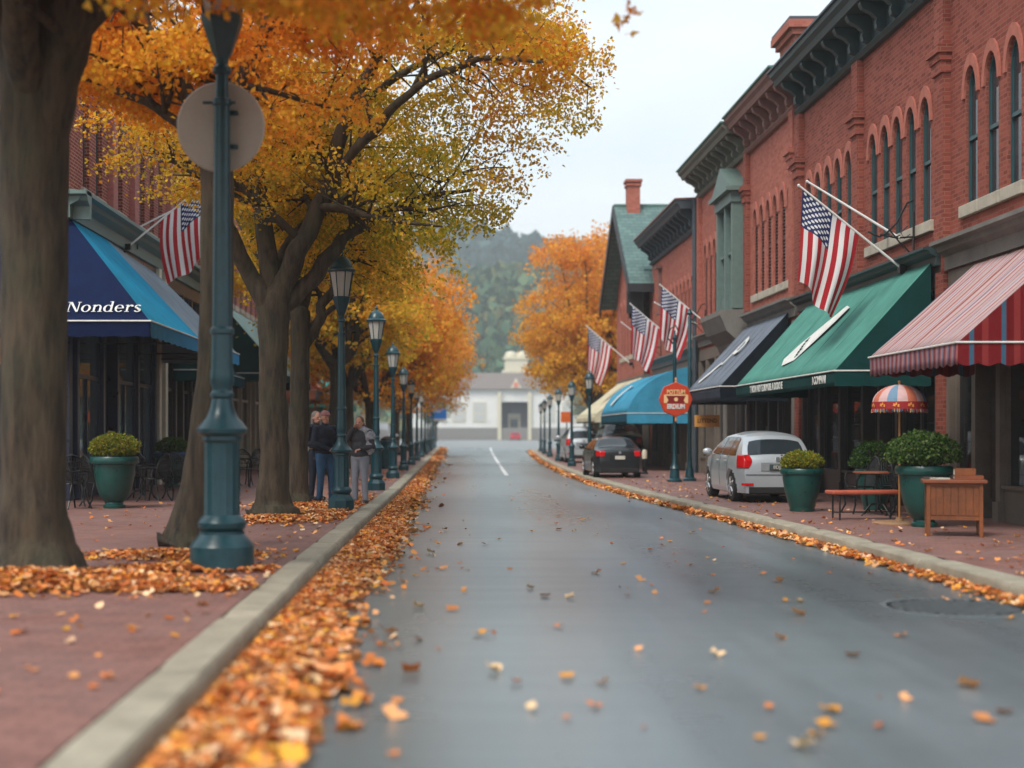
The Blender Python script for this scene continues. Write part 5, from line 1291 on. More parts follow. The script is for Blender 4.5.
        tb_ = m.build('tail_lamp', tlm.m, t, world=False, smooth='all'); so_ = tb_.modifiers.new('s', 'SOLIDIFY'); so_.thickness = .01
        if detail and not sedan:
            m = MB(); m.box(sx*.5, sx*.74, -.02, .01, .36, .41); m.build('reflector', tlm.m, t, world=False)
        if detail:
            for yy_ in (1.35*q, 2.2*q):
                m = MB(); m.tube([(sx*(side_pt(yy_, .86, .012)), yy_-.09, .86), (sx*(side_pt(yy_, .86, .035)), yy_-.06, .865), (sx*(side_pt(yy_, .86, .035)), yy_+.06, .865), (sx*(side_pt(yy_, .86, .012)), yy_+.09, .86)], .012, 6); m.build('handle', pm.m, t, world=False)
            for yy_ in (1.15*q, 2.0*q, 2.95*q):
              m = MB(); m.tube([(sx*(side_pt(yy_, z_, .0015)), yy_+.05*(1-z_), z_) for z_ in np.linspace(.32, belt_, 8)], .004, 4); m.build('door_gap', M['black'], t, world=False)
    for sx in (-1, 1):
        for c in wy:
            wt = thing('wheel', None, None, (sx*(plan(c)*.97-.10), c, wr)); wt.parent = t; CH.setdefault(t.name, []).append(wt)
            m = MB(); pr = [(.20, -.1), (.31, -.095), (.325, -.06), (.325, .06), (.31, .095), (.20, .1)]
            R = [[(x, r_*math.cos(2*PI*j/28), r_*math.sin(2*PI*j/28)) for j in range(28)] for r_, x in pr]; m.rings(R, True, True)
            m.build('tyre', M['rubber'], wt, world=False, smooth=True)
            m = MB(); xo = sx*.104
            m.rings([[(xo*f_, r_*math.cos(2*PI*j/28), r_*math.sin(2*PI*j/28)) for j in range(28)] for r_, f_ in ((.21, .97), (.215, 1.0), (.195, 1.02), (.185, .85))], True, False)
            for k in range(5):
                a = 2*PI*k/5; m.tube([(xo*.98, .03*math.cos(a), .03*math.sin(a)), (xo*.98, .195*math.cos(a), .195*math.sin(a))], [.03, .022], 6)
            m.sphere((xo*.96, 0, 0), (.02, .05, .05), 10); m.build('rim', M['alloy'], wt, world=False, smooth=True)
            m = MB(); m.rings([[(xo*f_, .2*math.cos(2*PI*j/20), .2*math.sin(2*PI*j/20)) for j in range(20)] for f_ in (.5, .55)]); m.build('hub_shadow_disc' if False else 'spoke_shade_disc', M['black'], wt, world=False)  # black disc put in for the shade behind the spokes
    m = MB(); m.box(-W*.8, W*.8, .12, L-.15, .17, .3); m.build('underbody', M['rubber'], t, world=False)
    # bumper valance, plate
    m = MB(); m.box(-W*.72, W*.72, -.018, .05, .2, .33); m.build('bumper_lower', M['rubber'], t, world=False, bevel=.01)
    if name != 'parked_van':
        zpl = .74 if not sedan else .70
        m = MB(); m.box(-.34, .34, -.012 if sedan else .0, .03, zpl-.08, zpl+.1); m.build('plate_shade_panel', pmat('shade darkened paint', tuple(c*.5 for c in paint)), t, world=False, bevel=.01)  # flat panel in darkened body paint imitates a shaded recess
        m = MB(); m.box(-.17, .17, -.022, -.001, zpl-.06, zpl+.06); pl = m.build('number_plate', M['paper'] if sedan else pmat('dark plate', lin((60, 74, 76)), .5), t, world=False)
        m = MB(); m.lathe([(.045, 0), (.045, .012)], (0, 0, 0), 14); m.v = [(p[0], .015-p[2]*1.5, (zpl+.17)+p[1]) for p in m.v]; m.build('badge', M['alloy'], t, world=False)
        m = MB(); m.tube([(-W*.8, .0, .585), (-.3, -.006, .585), (.3, -.006, .585), (W*.8, .0, .585)], .006, 4); m.build('boot_gap', M['black'], t, world=False)
    return t
c1 = make_car('parked_car', 'silver hatchback parked on the right brick pavement', (6.42, 27.0, SW), -.0, W=.82, L=3.75, paint=lin((190, 196, 200)))
c1.rotation_euler.z = .02; c1.scale = (.95, .95, .93)
text_mesh('plate_text', '8DJ3', .1, M['paper'], Matrix.Translation((0, -.024, .74)) @ Matrix.Rotation(PI/2, 4, 'X'), None).parent = c1
c2 = make_car('parked_car', 'black saloon car with red tail lamps parked on the right pavement', (5.2, 41.6, SW), .03, W=.84, L=4.3, paint=(.014, .016, .018), sedan=True)
c2.scale = (.87, .87, .87)
c3 = copy_tree(c1); c3.location = (6.15, 62, SW); c3['label'] = 'silver car behind the black saloon, beyond the lamp post'; c3.rotation_euler.z = .0; c3.scale = (1, 1, 1.08)
c4 = copy_tree(c2); c4.location = (7.1, 55.5, SW); c4['label'] = 'dark car close to the cream awning, half hidden behind the black saloon'; c4.scale = (1, 1, 1.25); c4.rotation_euler.z = 0
c5 = copy_tree(c2); c5.location = (6.9, 76, SW); c5['label'] = 'farthest dark car parked on the right pavement'; c5.rotation_euler.z = -.05
c6 = make_car('parked_car', 'tiny red car in front of the civic building at the street end', (12.6, 250, 0), PI/2*.0, W=.95, L=4.2, paint=lin((200, 30, 50)), detail=False)
VN = make_car('parked_van', 'white van parked behind the lamp posts on the left pavement', (-3.9, 78, SW), 0, W=.98, L=4.6, paint=(.6, .66, .68), detail=False)
# ------------------------------------------------------------------ people
def capsule(bm, a, b, ra, rb, seg=14):
    a, b = Vector(a), Vector(b); m = MB(); d = (b-a); L_ = d.length
    if L_ < 1e-6: m.sphere(a, ra, seg); 
    else:
        pts = []; rad = []
        for i in range(5): t_ = i/4*PI/2; pts.append(a - d/L_*ra*math.cos(t_)); rad.append(max(.002, ra*math.sin(t_)))
        for i in range(5): t_ = i/4*PI/2; pts.append(b + d/L_*rb*math.sin(t_)); rad.append(max(.002, rb*math.cos(t_)))
        m.tube(pts, rad, seg)
    n = len(bm.v); bm.v += m.v; bm.f += [tuple(i+n for i in f) for f in m.f]; bm.m += m.m
def ell(bm, c, r, seg=16):
    m = MB(); m.sphere(c, r, seg); n = len(bm.v); bm.v += m.v; bm.f += [tuple(i+n for i in f) for f in m.f]; bm.m += m.m
def remesh(name, bm, mat, parent, vox, smooth=4):
    o = bm.build(name, mat, None, recalc=True)
    r = o.modifiers.new('r', 'REMESH'); r.mode = 'VOXEL'; r.voxel_size = vox
    s = o.modifiers.new('s', 'SMOOTH'); s.iterations = smooth; s.factor = .5
    dg = bpy.context.evaluated_depsgraph_get(); dg.update(); me = bpy.data.meshes.new_from_object(o.evaluated_get(dg)); me.name = name
    bpy.data.objects.remove(o); me.polygons.foreach_set('use_smooth', [True]*len(me.polygons))
    ob = link(bpy.data.objects.new(name, me), parent)
    if parent is not None: CH.setdefault(parent.name, []).append(ob)
    return ob
def person(label, loc, rz, J, jacket, trousers, shoe, hair, cap=None, k=1., hood=None, jacket_len=.0, bag=None, slim=1.):
    t = thing('person', label, 'person', loc, rz); t.scale = (k, k, k)
    # joints (facing -Y): default standing, 1.72 m
    D = dict(hipL=(.09, 0, .90), hipR=(-.09, 0, .90), kneeL=(.10, -.02, .49), kneeR=(-.10, -.02, .49), anL=(.11, .02, .09), anR=(-.11, .02, .09),
             shL=(.18, 0, 1.40), shR=(-.18, 0, 1.40), elL=(.24, .03, 1.13), elR=(-.24, .03, 1.13), wrL=(.12, -.18, 1.02), wrR=(-.12, -.18, 1.02), head=(0, -.01, 1.60))
    D.update(J); V = {a: Vector(b) for a, b in D.items()}; H = V['head']
    b = MB()
    ell(b, (0, 0, .95), (.155*slim, .105, .13)); ell(b, (0, 0, 1.12), (.135*slim, .10, .16)); ell(b, (0, 0, 1.30), (.165*slim, .11, .16)); capsule(b, V['shL']*.92+Vector((0, 0, .1)), V['shR']*.92+Vector((0, 0, .1)), .055, .055)
    capsule(b, (0, .005, 1.40), H+Vector((0, .01, -.06)), .058, .052)
    ell(b, H+Vector((0, 0, .025)), (.076, .096, .108), 20); ell(b, H+Vector((0, -.02, -.055)), (.055, .065, .055))   # skull, jaw
    capsule(b, H+Vector((0, -.09, .015)), H+Vector((0, -.112, -.02)), .008, .015, 8)                               # nose
    for s in (-1, 1): ell(b, H+Vector((s*.076, .005, 0)), (.012, .02, .03), 8)
    capsule(b, H+Vector((-.02, -.083, -.055)), H+Vector((.02, -.083, -.055)), .009, .009, 8)
    ell(b, H+Vector((0, -.085, .035)), (.055, .014, .01), 8)
    for s in 'LR':
        capsule(b, V['sh'+s], V['el'+s], .046, .038); capsule(b, V['el'+s], V['wr'+s], .038, .026)
        capsule(b, V['hip'+s], V['knee'+s], .078, .054); capsule(b, V['knee'+s], V['an'+s], .052, .036); capsule(b, V['an'+s]+Vector((0, .02, -.03)), V['an'+s]+Vector((0, -.12, -.06)), .036, .028)
        # hand: palm, four fingers bent, thumb from the side
        d = (V['wr'+s]-V['el'+s]).normalized(); side = d.cross(Vector((0, 0, 1))); side = side.normalized() if side.length > .1 else Vector((1, 0, 0)); up = side.cross(d)
        w0 = V['wr'+s]; pc = w0 + d*.05
        for q in (-1.5, -.5, .5, 1.5): capsule(b, w0+d*.01+side*q*.012, w0+d*.085+side*q*.018, .013, .012, 8)
        for q, ln_ in ((-1.5, .058), (-.5, .07), (.5, .066), (1.5, .05)):
            p0 = w0+d*.088+side*q*.0195; p1 = p0 + (d*.8-up*.5).normalized()*ln_*.5; p2 = p1 + (d*.2-up*.95).normalized()*ln_*.5; capsule(b, p0, p1, .0088, .008, 8); capsule(b, p1, p2, .008, .007, 8)
        sg = -1 if s == 'L' else 1; p0 = w0+d*.025+side*sg*.022; p1 = p0+(d*.6+side*sg*.7)*.04; p2 = p1+(d*.9+side*sg*.1-up*.4)*.03; capsule(b, p0, p1, .012, .01, 8); capsule(b, p1, p2, .01, .008, 8)
    body = remesh('body', b, M['skin'], t, .0075, 2)
    m = MB()
    for s in (-1, 1): m.sphere(tuple(H+Vector((s*.03, -.083, .012))), (.012, .008, .008), 8)
    m.build('eye', M['black'], t, world=False, smooth='all')
    tr = MB(); ell(tr, (0, 0, .93), (.172*slim, .122, .13))
    for s in 'LR': capsule(tr, V['hip'+s], V['knee'+s], .098*slim, .072); capsule(tr, V['knee'+s], V['an'+s]+Vector((0, 0, .0)), .07, .06)
    remesh('trousers', tr, trousers, t, .014, 3)
    jk = MB(); ell(jk, (0, 0, .98-jacket_len), (.185*slim, .14, .12)); ell(jk, (0, 0, 1.14), (.175*slim, .135, .2)); ell(jk, (0, 0, 1.31), (.2*slim, .14, .17)); capsule(jk, V['shL'], V['shR'], .08, .08); capsule(jk, (0, .01, 1.42), (0, .01, 1.49), .085, .07)
    for s in 'LR': capsule(jk, V['sh'+s], V['el'+s], .073, .062); capsule(jk, V['el'+s], V['el'+s].lerp(V['wr'+s], .93), .06, .048)
    if hood: ell(jk, (0, .08, 1.48), (.13, .10, .09))
    jo = remesh('jacket', jk, jacket, t, .013, 3)
    tx = bpy.data.textures.new('folds', 'CLOUDS'); tx.noise_scale = .09; dm = jo.modifiers.new('d', 'DISPLACE'); dm.texture = tx; dm.strength = .022; dm.mid_level = .5
    for s in 'LR':
        sh = MB(); a = V['an'+s]; capsule(sh, a+Vector((0, .04, -.035)), a+Vector((0, -.13, -.055)), .048, .04); ell(sh, a+Vector((0, -.04, -.075)), (.05, .14, .018)); remesh('shoe', sh, shoe, t, .01, 1)
    hr = MB()
    if cap is None:
        ell(hr, H+Vector((0, .02, .045)), (.086, .1, .1)); ell(hr, H+Vector((0, .06, -.04)), (.085, .06, .12)); capsule(hr, H+Vector((-.07, .03, -.01)), H+Vector((-.075, .03, -.14)), .03, .025); capsule(hr, H+Vector((.07, .03, -.01)), H+Vector((.075, .03, -.14)), .03, .025)
        remesh('hair', hr, hair, t, .009, 2)
    else:
        ell(hr, H+Vector((0, .035, .01)), (.08, .085, .075)); remesh('hair', hr, hair, t, .009, 2)
        cp = MB(); ell(cp, H+Vector((0, .005, .085)), (.088, .105, .07)); ell(cp, H+Vector((0, -.1, .07)), (.07, .07, .012)); remesh('cap', cp, cap, t, .009, 2)
    return t
jn = pmat('blue denim', lin((46, 84, 118)), .8, var=.35, scale=5); nvj = pmat('dark navy cloth', lin((20, 26, 42)), .8, var=.3); gry = pmat('charcoal jacket cloth', lin((56, 56, 62)), .85, var=.25, scale=6); lg = pmat('light grey trousers', lin((128, 132, 142)), .85, var=.15); hb = pmat('brown blond hair', lin((112, 78, 46)), .6, var=.3, scale=20); gh = pmat('grey hair', lin((120, 110, 104)), .7)
capr = pmat('faded red cap', lin((172, 116, 116)), .8, var=.25, scale=10); plaid = pmat('patterned grey scarf', lin((150, 150, 156)), .8, var=.6, scale=14)
person('man in navy jacket, blue jeans and faded cap beside the lamp post', (-2.33, 27.2, SW), .55, dict(wrL=(.06, -.24, 1.04), wrR=(-.04, -.26, 1.0), elL=(.26, -.02, 1.12), elR=(-.26, -.02, 1.12), anL=(.12, -.04, .09), kneeL=(.11, -.05, .49)), nvj, jn, M['black'], gh, cap=capr, k=1.02, slim=1.12)
WM = person('woman in hooded grey jacket with pale trousers and hand at her face', (-1.62, 26.7, SW), -.35, dict(wrR=(-.05, -.17, 1.50), elR=(-.27, -.12, 1.22), wrL=(.10, -.2, 1.08), elL=(.27, .0, 1.13), head=(0, -.03, 1.585)), gry, lg, M['shopdark'], hb, hood=True, k=.97, slim=1.08)
sc_ = MB(); ell(sc_, (.17, .03, 1.33), (.13, .13, .15)); ell(sc_, (.2, .02, 1.12), (.1, .12, .16)); capsule(sc_, (.05, 0, 1.46), (.2, 0, 1.36), .08, .09)
so2 = remesh('scarf', sc_, plaid, WM, .014, 2); dm = so2.modifiers.new('d', 'DISPLACE'); dm.texture = bpy.data.textures.new('scarf folds', 'CLOUDS'); dm.texture.noise_scale = .07; dm.strength = .05
P3 = person('person in long dark coat half hidden behind the tree trunk', (-2.60, 28.2, SW), .8, dict(elL=(.25, .02, 1.12), wrL=(.2, -.14, .98)), nvj, nvj, M['black'], gh, cap=None, jacket_len=.18, k=1.03)
BG = thing('shoulder_bag', 'black bag hanging at the side of the half hidden person', 'bag', (-2.28, 28.05, SW+.72))
m = MB(); m.box(-.16, .16, -.06, .06, -.2, .18); m.build('body', M['black'], BG, world=False, bevel=.03); m = MB(); m.tube([(-.12, 0, .17), (-.08, 0, .34), (.08, 0, .34), (.12, 0, .17)], .012, 6); m.build('handle', M['black'], BG, world=False)

# ------------------------------------------------------------------ trees
def bark_mat(name, col):
    t = NT(name); mp_ = t.new('ShaderNodeMapping', i_Vector=t.coord()); mp_.inputs['Scale'].default_value = (9, 9, 1.6)
    n = t.noise(1., 6., .65, mp_.outputs[0]); n2 = t.noise(1.2, 4., .6)
    c = t.ramp(n, [(.36, tuple(x*.35 for x in col)), (.5, col), (.66, tuple(x*1.6 for x in col))])
    c = t.mix(t.ramp(n2, [(.45, (0, 0, 0)), (.75, (.5,)*3)]), c, (.05, .06, .03))
    t.bsdf(c, .9, 0., t.bump(n, 1., .05)); return t.m
BARK = bark_mat('tree bark', lin((64, 54, 41)))
def interp_path(pts, rad, step=.18, jit=.0, seed=0):
    P = catmull(pts, 6); R = np.interp(np.linspace(0, len(pts)-1, len(P)), range(len(pts)), rad)
    out = []
    for i, p in enumerate(P):
        q = Vector([float(c_) for c_ in p]); q.x += jit*mnoise.noise(Vector((i*.35, seed, 0))); q.y += jit*mnoise.noise(Vector((i*.35, seed+9, 0))); out.append(q)
    return out, [float(r_) for r_ in R]
def trunk_mesh(m, pts, rad, seg, flare=0., seed=0., lobes=5):
    d_ = (Vector(pts[-1])-Vector(pts[-2])).normalized(); r_ = rad[-1]; pts = list(pts) + [Vector(pts[-1])+d_*r_*.45, Vector(pts[-1])+d_*r_*.8, Vector(pts[-1])+d_*r_*.95]; rad = list(rad) + [r_*.86, r_*.5, r_*.12]
    """noise-modulated tube with root flare"""
    R = []
    for i, p in enumerate(pts):
        d = (Vector(pts[min(i+1, len(pts)-1)]) - Vector(pts[max(i-1, 0)])).normalized(); a = d.cross(Vector((0, 1, .01))).normalized(); b = d.cross(a).normalized()
        ring = []
        h = p[2]
        for j in range(seg):
            an = 2*PI*j/seg; fl = flare*math.exp(-max(0, h)/.22)*(1 + .55*math.sin(an*lobes + seed)) if flare else 0
            r = rad[i]*(1 + fl + .08*mnoise.noise(Vector((math.cos(an)*1.5, math.sin(an)*1.5, h*1.2+seed))) + .04*mnoise.noise(Vector((math.cos(an)*5, math.sin(an)*5, h*3+seed))))
            ring.append(Vector(p) + r*(math.cos(an)*a + math.sin(an)*b))
        R.append(ring)
    m.rings(R, True, True)
def grow(limbs, levels, rs, spread=.75, env=None, len0=None, up=.15, dens=1.0):
    """limbs: list of (pts, rads). returns all branches (pts, rads) and spray points (pos, dir)"""
    allb = list(limbs); tips = []; cur = limbs
    for lv in range(levels):
        nxt = []
        for pts, rad in cur:
            n = len(pts); Lb = sum((pts[i+1]-pts[i]).length for i in range(n-1))
            k = max(2, int(Lb*dens*(1.5 if lv == 0 else 2.6)))
            for q in range(k):
                t = rs.uniform(.28 if lv == 0 else .2, 1.0); i = min(n-2, int(t*(n-1))); p = pts[i]; d = (pts[i+1]-pts[i]).normalized()
                r = Vector((rs.gauss(0, 1), rs.gauss(0, 1), rs.gauss(0, .6))); r = (r - r.dot(d)*d).normalized()
                dd = (d*(1-spread) + r*spread + Vector((0, 0, up))).normalized()
                l = (Lb*.45 if len0 is None else len0*(.6**lv))*rs.uniform(.55, 1.1); pp = [p]; x = p.copy(); m_ = 5
                for s in range(m_):
                    dd = (dd + Vector((rs.gauss(0, .16), rs.gauss(0, .16), rs.gauss(0, .12) - .06*lv))).normalized(); x = x + dd*l/m_; pp.append(x.copy())
                if env and not env(pp[-1]): 
                    if not env(pp[2]): continue
                    pp = pp[:3]
                r0 = max(.006, min(rad[i]*.6, .028*l+.01)); nxt.append((pp, [r0*(1-.8*s/(len(pp)-1)) for s in range(len(pp))]))
        allb += nxt; cur = nxt
    return allb, cur
def sprays(twigs, rs, n_per, sx, sz, droop, size):
    P = []
    for pts, rad in twigs:
        for k in range(2):
            t = rs.uniform(.35, 1); i = min(len(pts)-2, int(t*(len(pts)-1))); c = np.array(pts[i].lerp(pts[i+1], rs.random())); d = np.array((pts[-1]-pts[0])); d[2] = 0; d = d/(np.linalg.norm(d)+1e-6)
            n = int(n_per*rs.uniform(.5, 1.3))
            q = rng.normal(size=(n, 3)); along = rng.uniform(-.3, 1.0, n)
            s = np.array((-d[1], d[0], 0.))
            w_ = sx*(.5 + .5*np.cos(along*PI/2*.9))
            X = c + d*along[:, None]*sx*1.5 + s*(q[:, 0]*w_*.55)[:, None]; X[:, 2] += q[:, 2]*sz - droop*np.clip(along, 0, 1)**2*sx - .25*sz*np.abs(q[:, 0])
            P.append(X)
    return np.concatenate(P) if P else np.zeros((0, 3))
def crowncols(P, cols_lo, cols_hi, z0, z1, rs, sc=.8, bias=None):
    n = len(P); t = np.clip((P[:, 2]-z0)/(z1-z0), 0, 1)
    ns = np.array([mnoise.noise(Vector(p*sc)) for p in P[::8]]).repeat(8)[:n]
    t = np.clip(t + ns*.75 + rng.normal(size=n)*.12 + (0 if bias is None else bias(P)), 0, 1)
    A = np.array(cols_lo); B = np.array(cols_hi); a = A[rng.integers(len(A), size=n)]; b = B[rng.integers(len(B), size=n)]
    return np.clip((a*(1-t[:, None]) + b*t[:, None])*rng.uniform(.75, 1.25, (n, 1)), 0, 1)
OR = [(.82, .31, .03), (.78, .26, .025), (.86, .40, .05), (.74, .22, .03)]; GO = [(.84, .52, .04), (.78, .48, .03), (.88, .56, .06)]; OL = [(.42, .36, .03), (.52, .42, .03), (.32, .32, .03)]
def tree(name, label, loc, trunk, limbs, levels, seed, n_per, leaf, cols, z01, sx=.55, sz=.12, droop=.35, flare=.42, spread=.75, gap=-.13, env=None, len0=None, group=None, shape='diamond', dens=1., bias=None, seg=18, sc=.8):
    rs = random.Random(seed); t = thing(name, label, 'tree', loc, 0, group)
    m = MB(); tp, tr = interp_path(*trunk, jit=.03, seed=seed); trunk_mesh(m, tp, tr, seg, flare, seed)
    LB = [interp_path(p, r, jit=.12, seed=seed+i) for i, (p, r) in enumerate(limbs)]
    for p, r in LB: m.tube(p, r, 10)
    m.build('trunk', BARK, t, world=False, smooth='all')
    allb, tw = grow(LB, levels, rs, spread, env, len0, dens=dens)
    m = MB()
    for p, r in allb[len(LB):]: m.tube(p, r, 5 if r[0] < .03 else 7)
    m.build('branches', BARK, t, world=False, smooth='all')
    P = sprays(tw, rs, n_per, sx, sz, droop, leaf)
    if env is not None: P = P[np.array([env(Vector(p), .35) for p in P], bool)] if len(P) else P
    P = P[np.array([mnoise.noise(Vector((p[0]*1.05+seed, p[1]*1.05, p[2]*1.5))) > gap + .05*mnoise.noise(Vector(p*6)) for p in P], bool)]
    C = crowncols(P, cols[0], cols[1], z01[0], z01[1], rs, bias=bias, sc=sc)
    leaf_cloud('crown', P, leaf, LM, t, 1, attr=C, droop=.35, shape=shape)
    print(name, label[:30], 'twigs', len(tw), 'leaves', len(P))
    return t
def ellenv(c, r, zmin=None):
    c = Vector(c)
    def f(p, slack=0.):
        q = p-c; w_ = 1 + .16*mnoise.noise(p*.6)
        if zmin is not None and p.z < zmin(p) - slack*.3: return False
        return (q.x/r[0])**2 + (q.y/r[1])**2 + (q.z/r[2])**2 < (w_+slack*.25)**2
    return f
# main forked tree (local coordinates, base at loc)
T3 = (-2.78, 22.6, SW-.02)
V_ = Vector
env3 = ellenv((1.1, .3, 6.6), (4.1, 4.0, 4.2), lambda p: (5.35 if p.x < -.8 else 4.75 if p.x < 1.45 else 3.75) + .12*math.sin(p.x*5+p.y*3) + max(0, (p.x-2.3))*.9)
tree('maple_tree', 'large forked tree with orange and olive crown, centre left, behind the nearest lamp post', T3,
     ([(0, 0, 0), (.0, 0, .35), (.02, 0, 1.0), (.0, .0, 2.0), (.02, 0, 2.9), (0, 0, 3.5)], [.32, .26, .235, .225, .245, .27]),
     [([(0, 0, 3.4), (.35, -.1, 4.1), (.85, -.2, 5.2), (1.3, -.3, 6.6), (2.1, -.5, 8.0), (2.6, -.6, 9.6)], [.2, .17, .14, .11, .07, .03]),
      ([(0, 0, 3.3), (.5, .1, 3.75), (1.1, .3, 4.5), (1.7, .5, 5.0), (2.5, .6, 5.3), (3.3, .6, 5.4)], [.17, .14, .11, .08, .05, .02]),
      ([(0, 0, 3.4), (-.12, .2, 4.4), (-.3, .4, 5.8), (-.3, .5, 7.3), (-.1, .4, 9.5)], [.19, .16, .13, .1, .04]),
      ([(0, 0, 3.3), (-.5, -.2, 4.2), (-1.0, -.4, 5.4), (-1.5, -.6, 6.6), (-2.2, -.8, 8.2)], [.17, .13, .1, .07, .03]),
      ([(.85, -.2, 5.2), (1.5, -.9, 5.9), (2.4, -1.5, 6.6), (3.3, -1.9, 6.9), (4.2, -2.1, 6.8)], [.09, .08, .06, .045, .02]),
      ([(1.3, -.3, 6.5), (2.2, .2, 7.3), (3.2, .3, 7.7), (4.2, .2, 7.6), (5.2, 0, 6.9)], [.08, .06, .045, .03, .015]),
      ([(-.2, .3, 5.0), (-.3, 1.2, 6.0), (.2, 2.2, 6.8), (.8, 3.0, 7.4)], [.1, .08, .05, .02]),
      ([(0, 0, 3.5), (.2, .9, 4.6), (.9, 1.9, 5.4), (1.8, 2.7, 6.0)], [.13, .1, .07, .03])],
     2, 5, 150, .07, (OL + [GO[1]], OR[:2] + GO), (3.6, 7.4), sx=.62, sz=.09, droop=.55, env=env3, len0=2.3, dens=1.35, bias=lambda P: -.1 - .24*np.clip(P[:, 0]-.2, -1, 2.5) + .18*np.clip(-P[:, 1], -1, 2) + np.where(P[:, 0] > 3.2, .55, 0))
# T4 behind it, seen between trunk and people
tree('maple_tree', 'slimmer forked tree just right of the large forked tree, behind the people', (-2.78, 26.4, SW-.02),
     ([(0, 0, 0), (0, 0, .4), (.03, 0, 1.5), (.05, 0, 2.6), (0.05, 0, 3.6)], [.24, .2, .185, .18, .18]),
     [([(.05, 0, 2.9), (.35, 0, 3.4), (.6, 0, 4.0), (.9, -.1, 4.8), (1.6, -.2, 6.2)], [.12, .11, .09, .07, .03]), ([(.45, 0, 3.55), (.7, 0, 3.75), (1.1, .1, 3.9)], [.06, .05, .03]),
      ([(.05, 0, 3.5), (-.1, .2, 4.6), (-.2, .4, 6.4), (.1, .5, 8.2)], [.15, .12, .08, .03]), ([(0, 0, 3.5), (-.7, .5, 4.7), (-1.6, 1.0, 6.0)], [.12, .09, .03]), ([(0, 0, 3.6), (.4, 1.0, 4.8), (1.2, 2.0, 6.0)], [.1, .08, .03])],
     2, 8, 120, .085, (OL[:2] + GO, GO + OR[:1]), (4, 8), sx=.65, sz=.12, droop=.5, env=ellenv((.2, .6, 6.8), (3.2, 3.4, 3.6), lambda p: 4.0 if p.x > -1.1 else 6.3), len0=2.0, dens=1.8)
# T2: leaning tree behind the nearest lamp
tree('maple_tree', 'dark trunked tree directly behind the nearest lamp post and its round sign', (-3.05, 16.6, SW-.02),
     ([(.0, 0, 0), (.04, 0, .3), (.16, 0, .9), (.3, 0, 2.0), (.34, .05, 3.6), (.32, .1, 4.8)], [.27, .24, .215, .2, .2, .2]),
     [([(.3, 0, 4.5), (.1, .2, 5.2), (-.5, .4, 6.2), (-.8, .6, 7.4)], [.15, .12, .08, .04]), ([(.3, .1, 4.5), (.55, .2, 5.4), (.9, .4, 6.4), (1.2, .6, 7.6)], [.14, .1, .07, .03]),
      ([(.3, 0, 4.6), (-.3, .2, 5.2), (-1.1, .3, 5.6), (-2.0, .4, 5.8)], [.08, .06, .04, .02]), ([(-.3, .3, 5.6), (-1.0, .9, 6.0), (-1.9, 1.4, 6.2), (-2.8, 1.8, 6.2)], [.08, .06, .04, .015]), ([(.3, .1, 5.0), (.2, 1.2, 5.8), (.3, 2.4, 6.4)], [.1, .07, .03])],
     2, 13, 130, .075, (GO + OR[2:3], OR[:3]), (4.5, 6.5), sx=.5, sz=.10, droop=.5, env=ellenv((-.2, .8, 6.6), (2.9, 3.2, 2.4), lambda p: 5.55 + .15*math.sin(p.x*4+1) if p.x < -.3 else 4.7 + .2*math.sin(p.x*5)), len0=1.7, dens=2.0)
# T1: nearest trunk; crown above the frame, foliage hanging into it
env1 = ellenv((1.3, -2.2, 7.2), (5.0, 4.6, 3.7), lambda p: (1.5-.11) + (362 if (p.x-3.93) > .03*(p.y+13.4) else 374 if (p.x-3.93) > -.1*(p.y+13.4) else 450)*(p.y+13.4)/1400 + .25*math.sin(p.x*2.1) + .2*mnoise.noise(p*1.3) + (0.1 if p.x < 1.5 else 0))
tree('maple_tree', 'broad dark trunk of the nearest tree at the left edge', (-3.93, 13.4, SW-.02),
     ([(0, 0, 0), (0, 0, .25), (-.01, 0, .8), (.0, 0, 1.8), (.0, 0, 3.0), (.0, 0, 4.3), (0, 0, 5.6)], [.39, .34, .31, .305, .31, .33, .34]),
     [([(.02, 0, 3.7), (.2, -.1, 4.7), (.6, -.2, 5.5), (1.4, -.5, 6.2), (2.6, -1.0, 6.8)], [.22, .25, .22, .14, .05]), ([(-.02, 0, 4.3), (-.3, -.2, 5.6), (-.9, -.4, 6.6)], [.2, .18, .06]), ([(0, 0, 4.3), (.1, -.8, 5.4), (.6, -2.0, 6.2), (1.4, -3.2, 6.7), (2.4, -4.2, 6.6), (3.6, -4.9, 6.2)], [.2, .15, .11, .08, .05, .02]),
      ([(.5, -.9, 5.4), (1.6, -2.2, 5.9), (3.0, -3.4, 5.9), (4.4, -4.0, 5.4)], [.1, .08, .05, .02]), ([(1.4, -.5, 5.7), (2.6, -1.6, 6.0), (3.8, -2.6, 5.9)], [.1, .07, .03])],
     2, 21, 130, .08, (OR[:3] + GO, OR[:3] + GO[:1]), (4.0, 7), sx=.5, sz=.11, droop=.55, env=env1, len0=1.7, dens=2.3, shape='maple', flare=.45, seg=30)
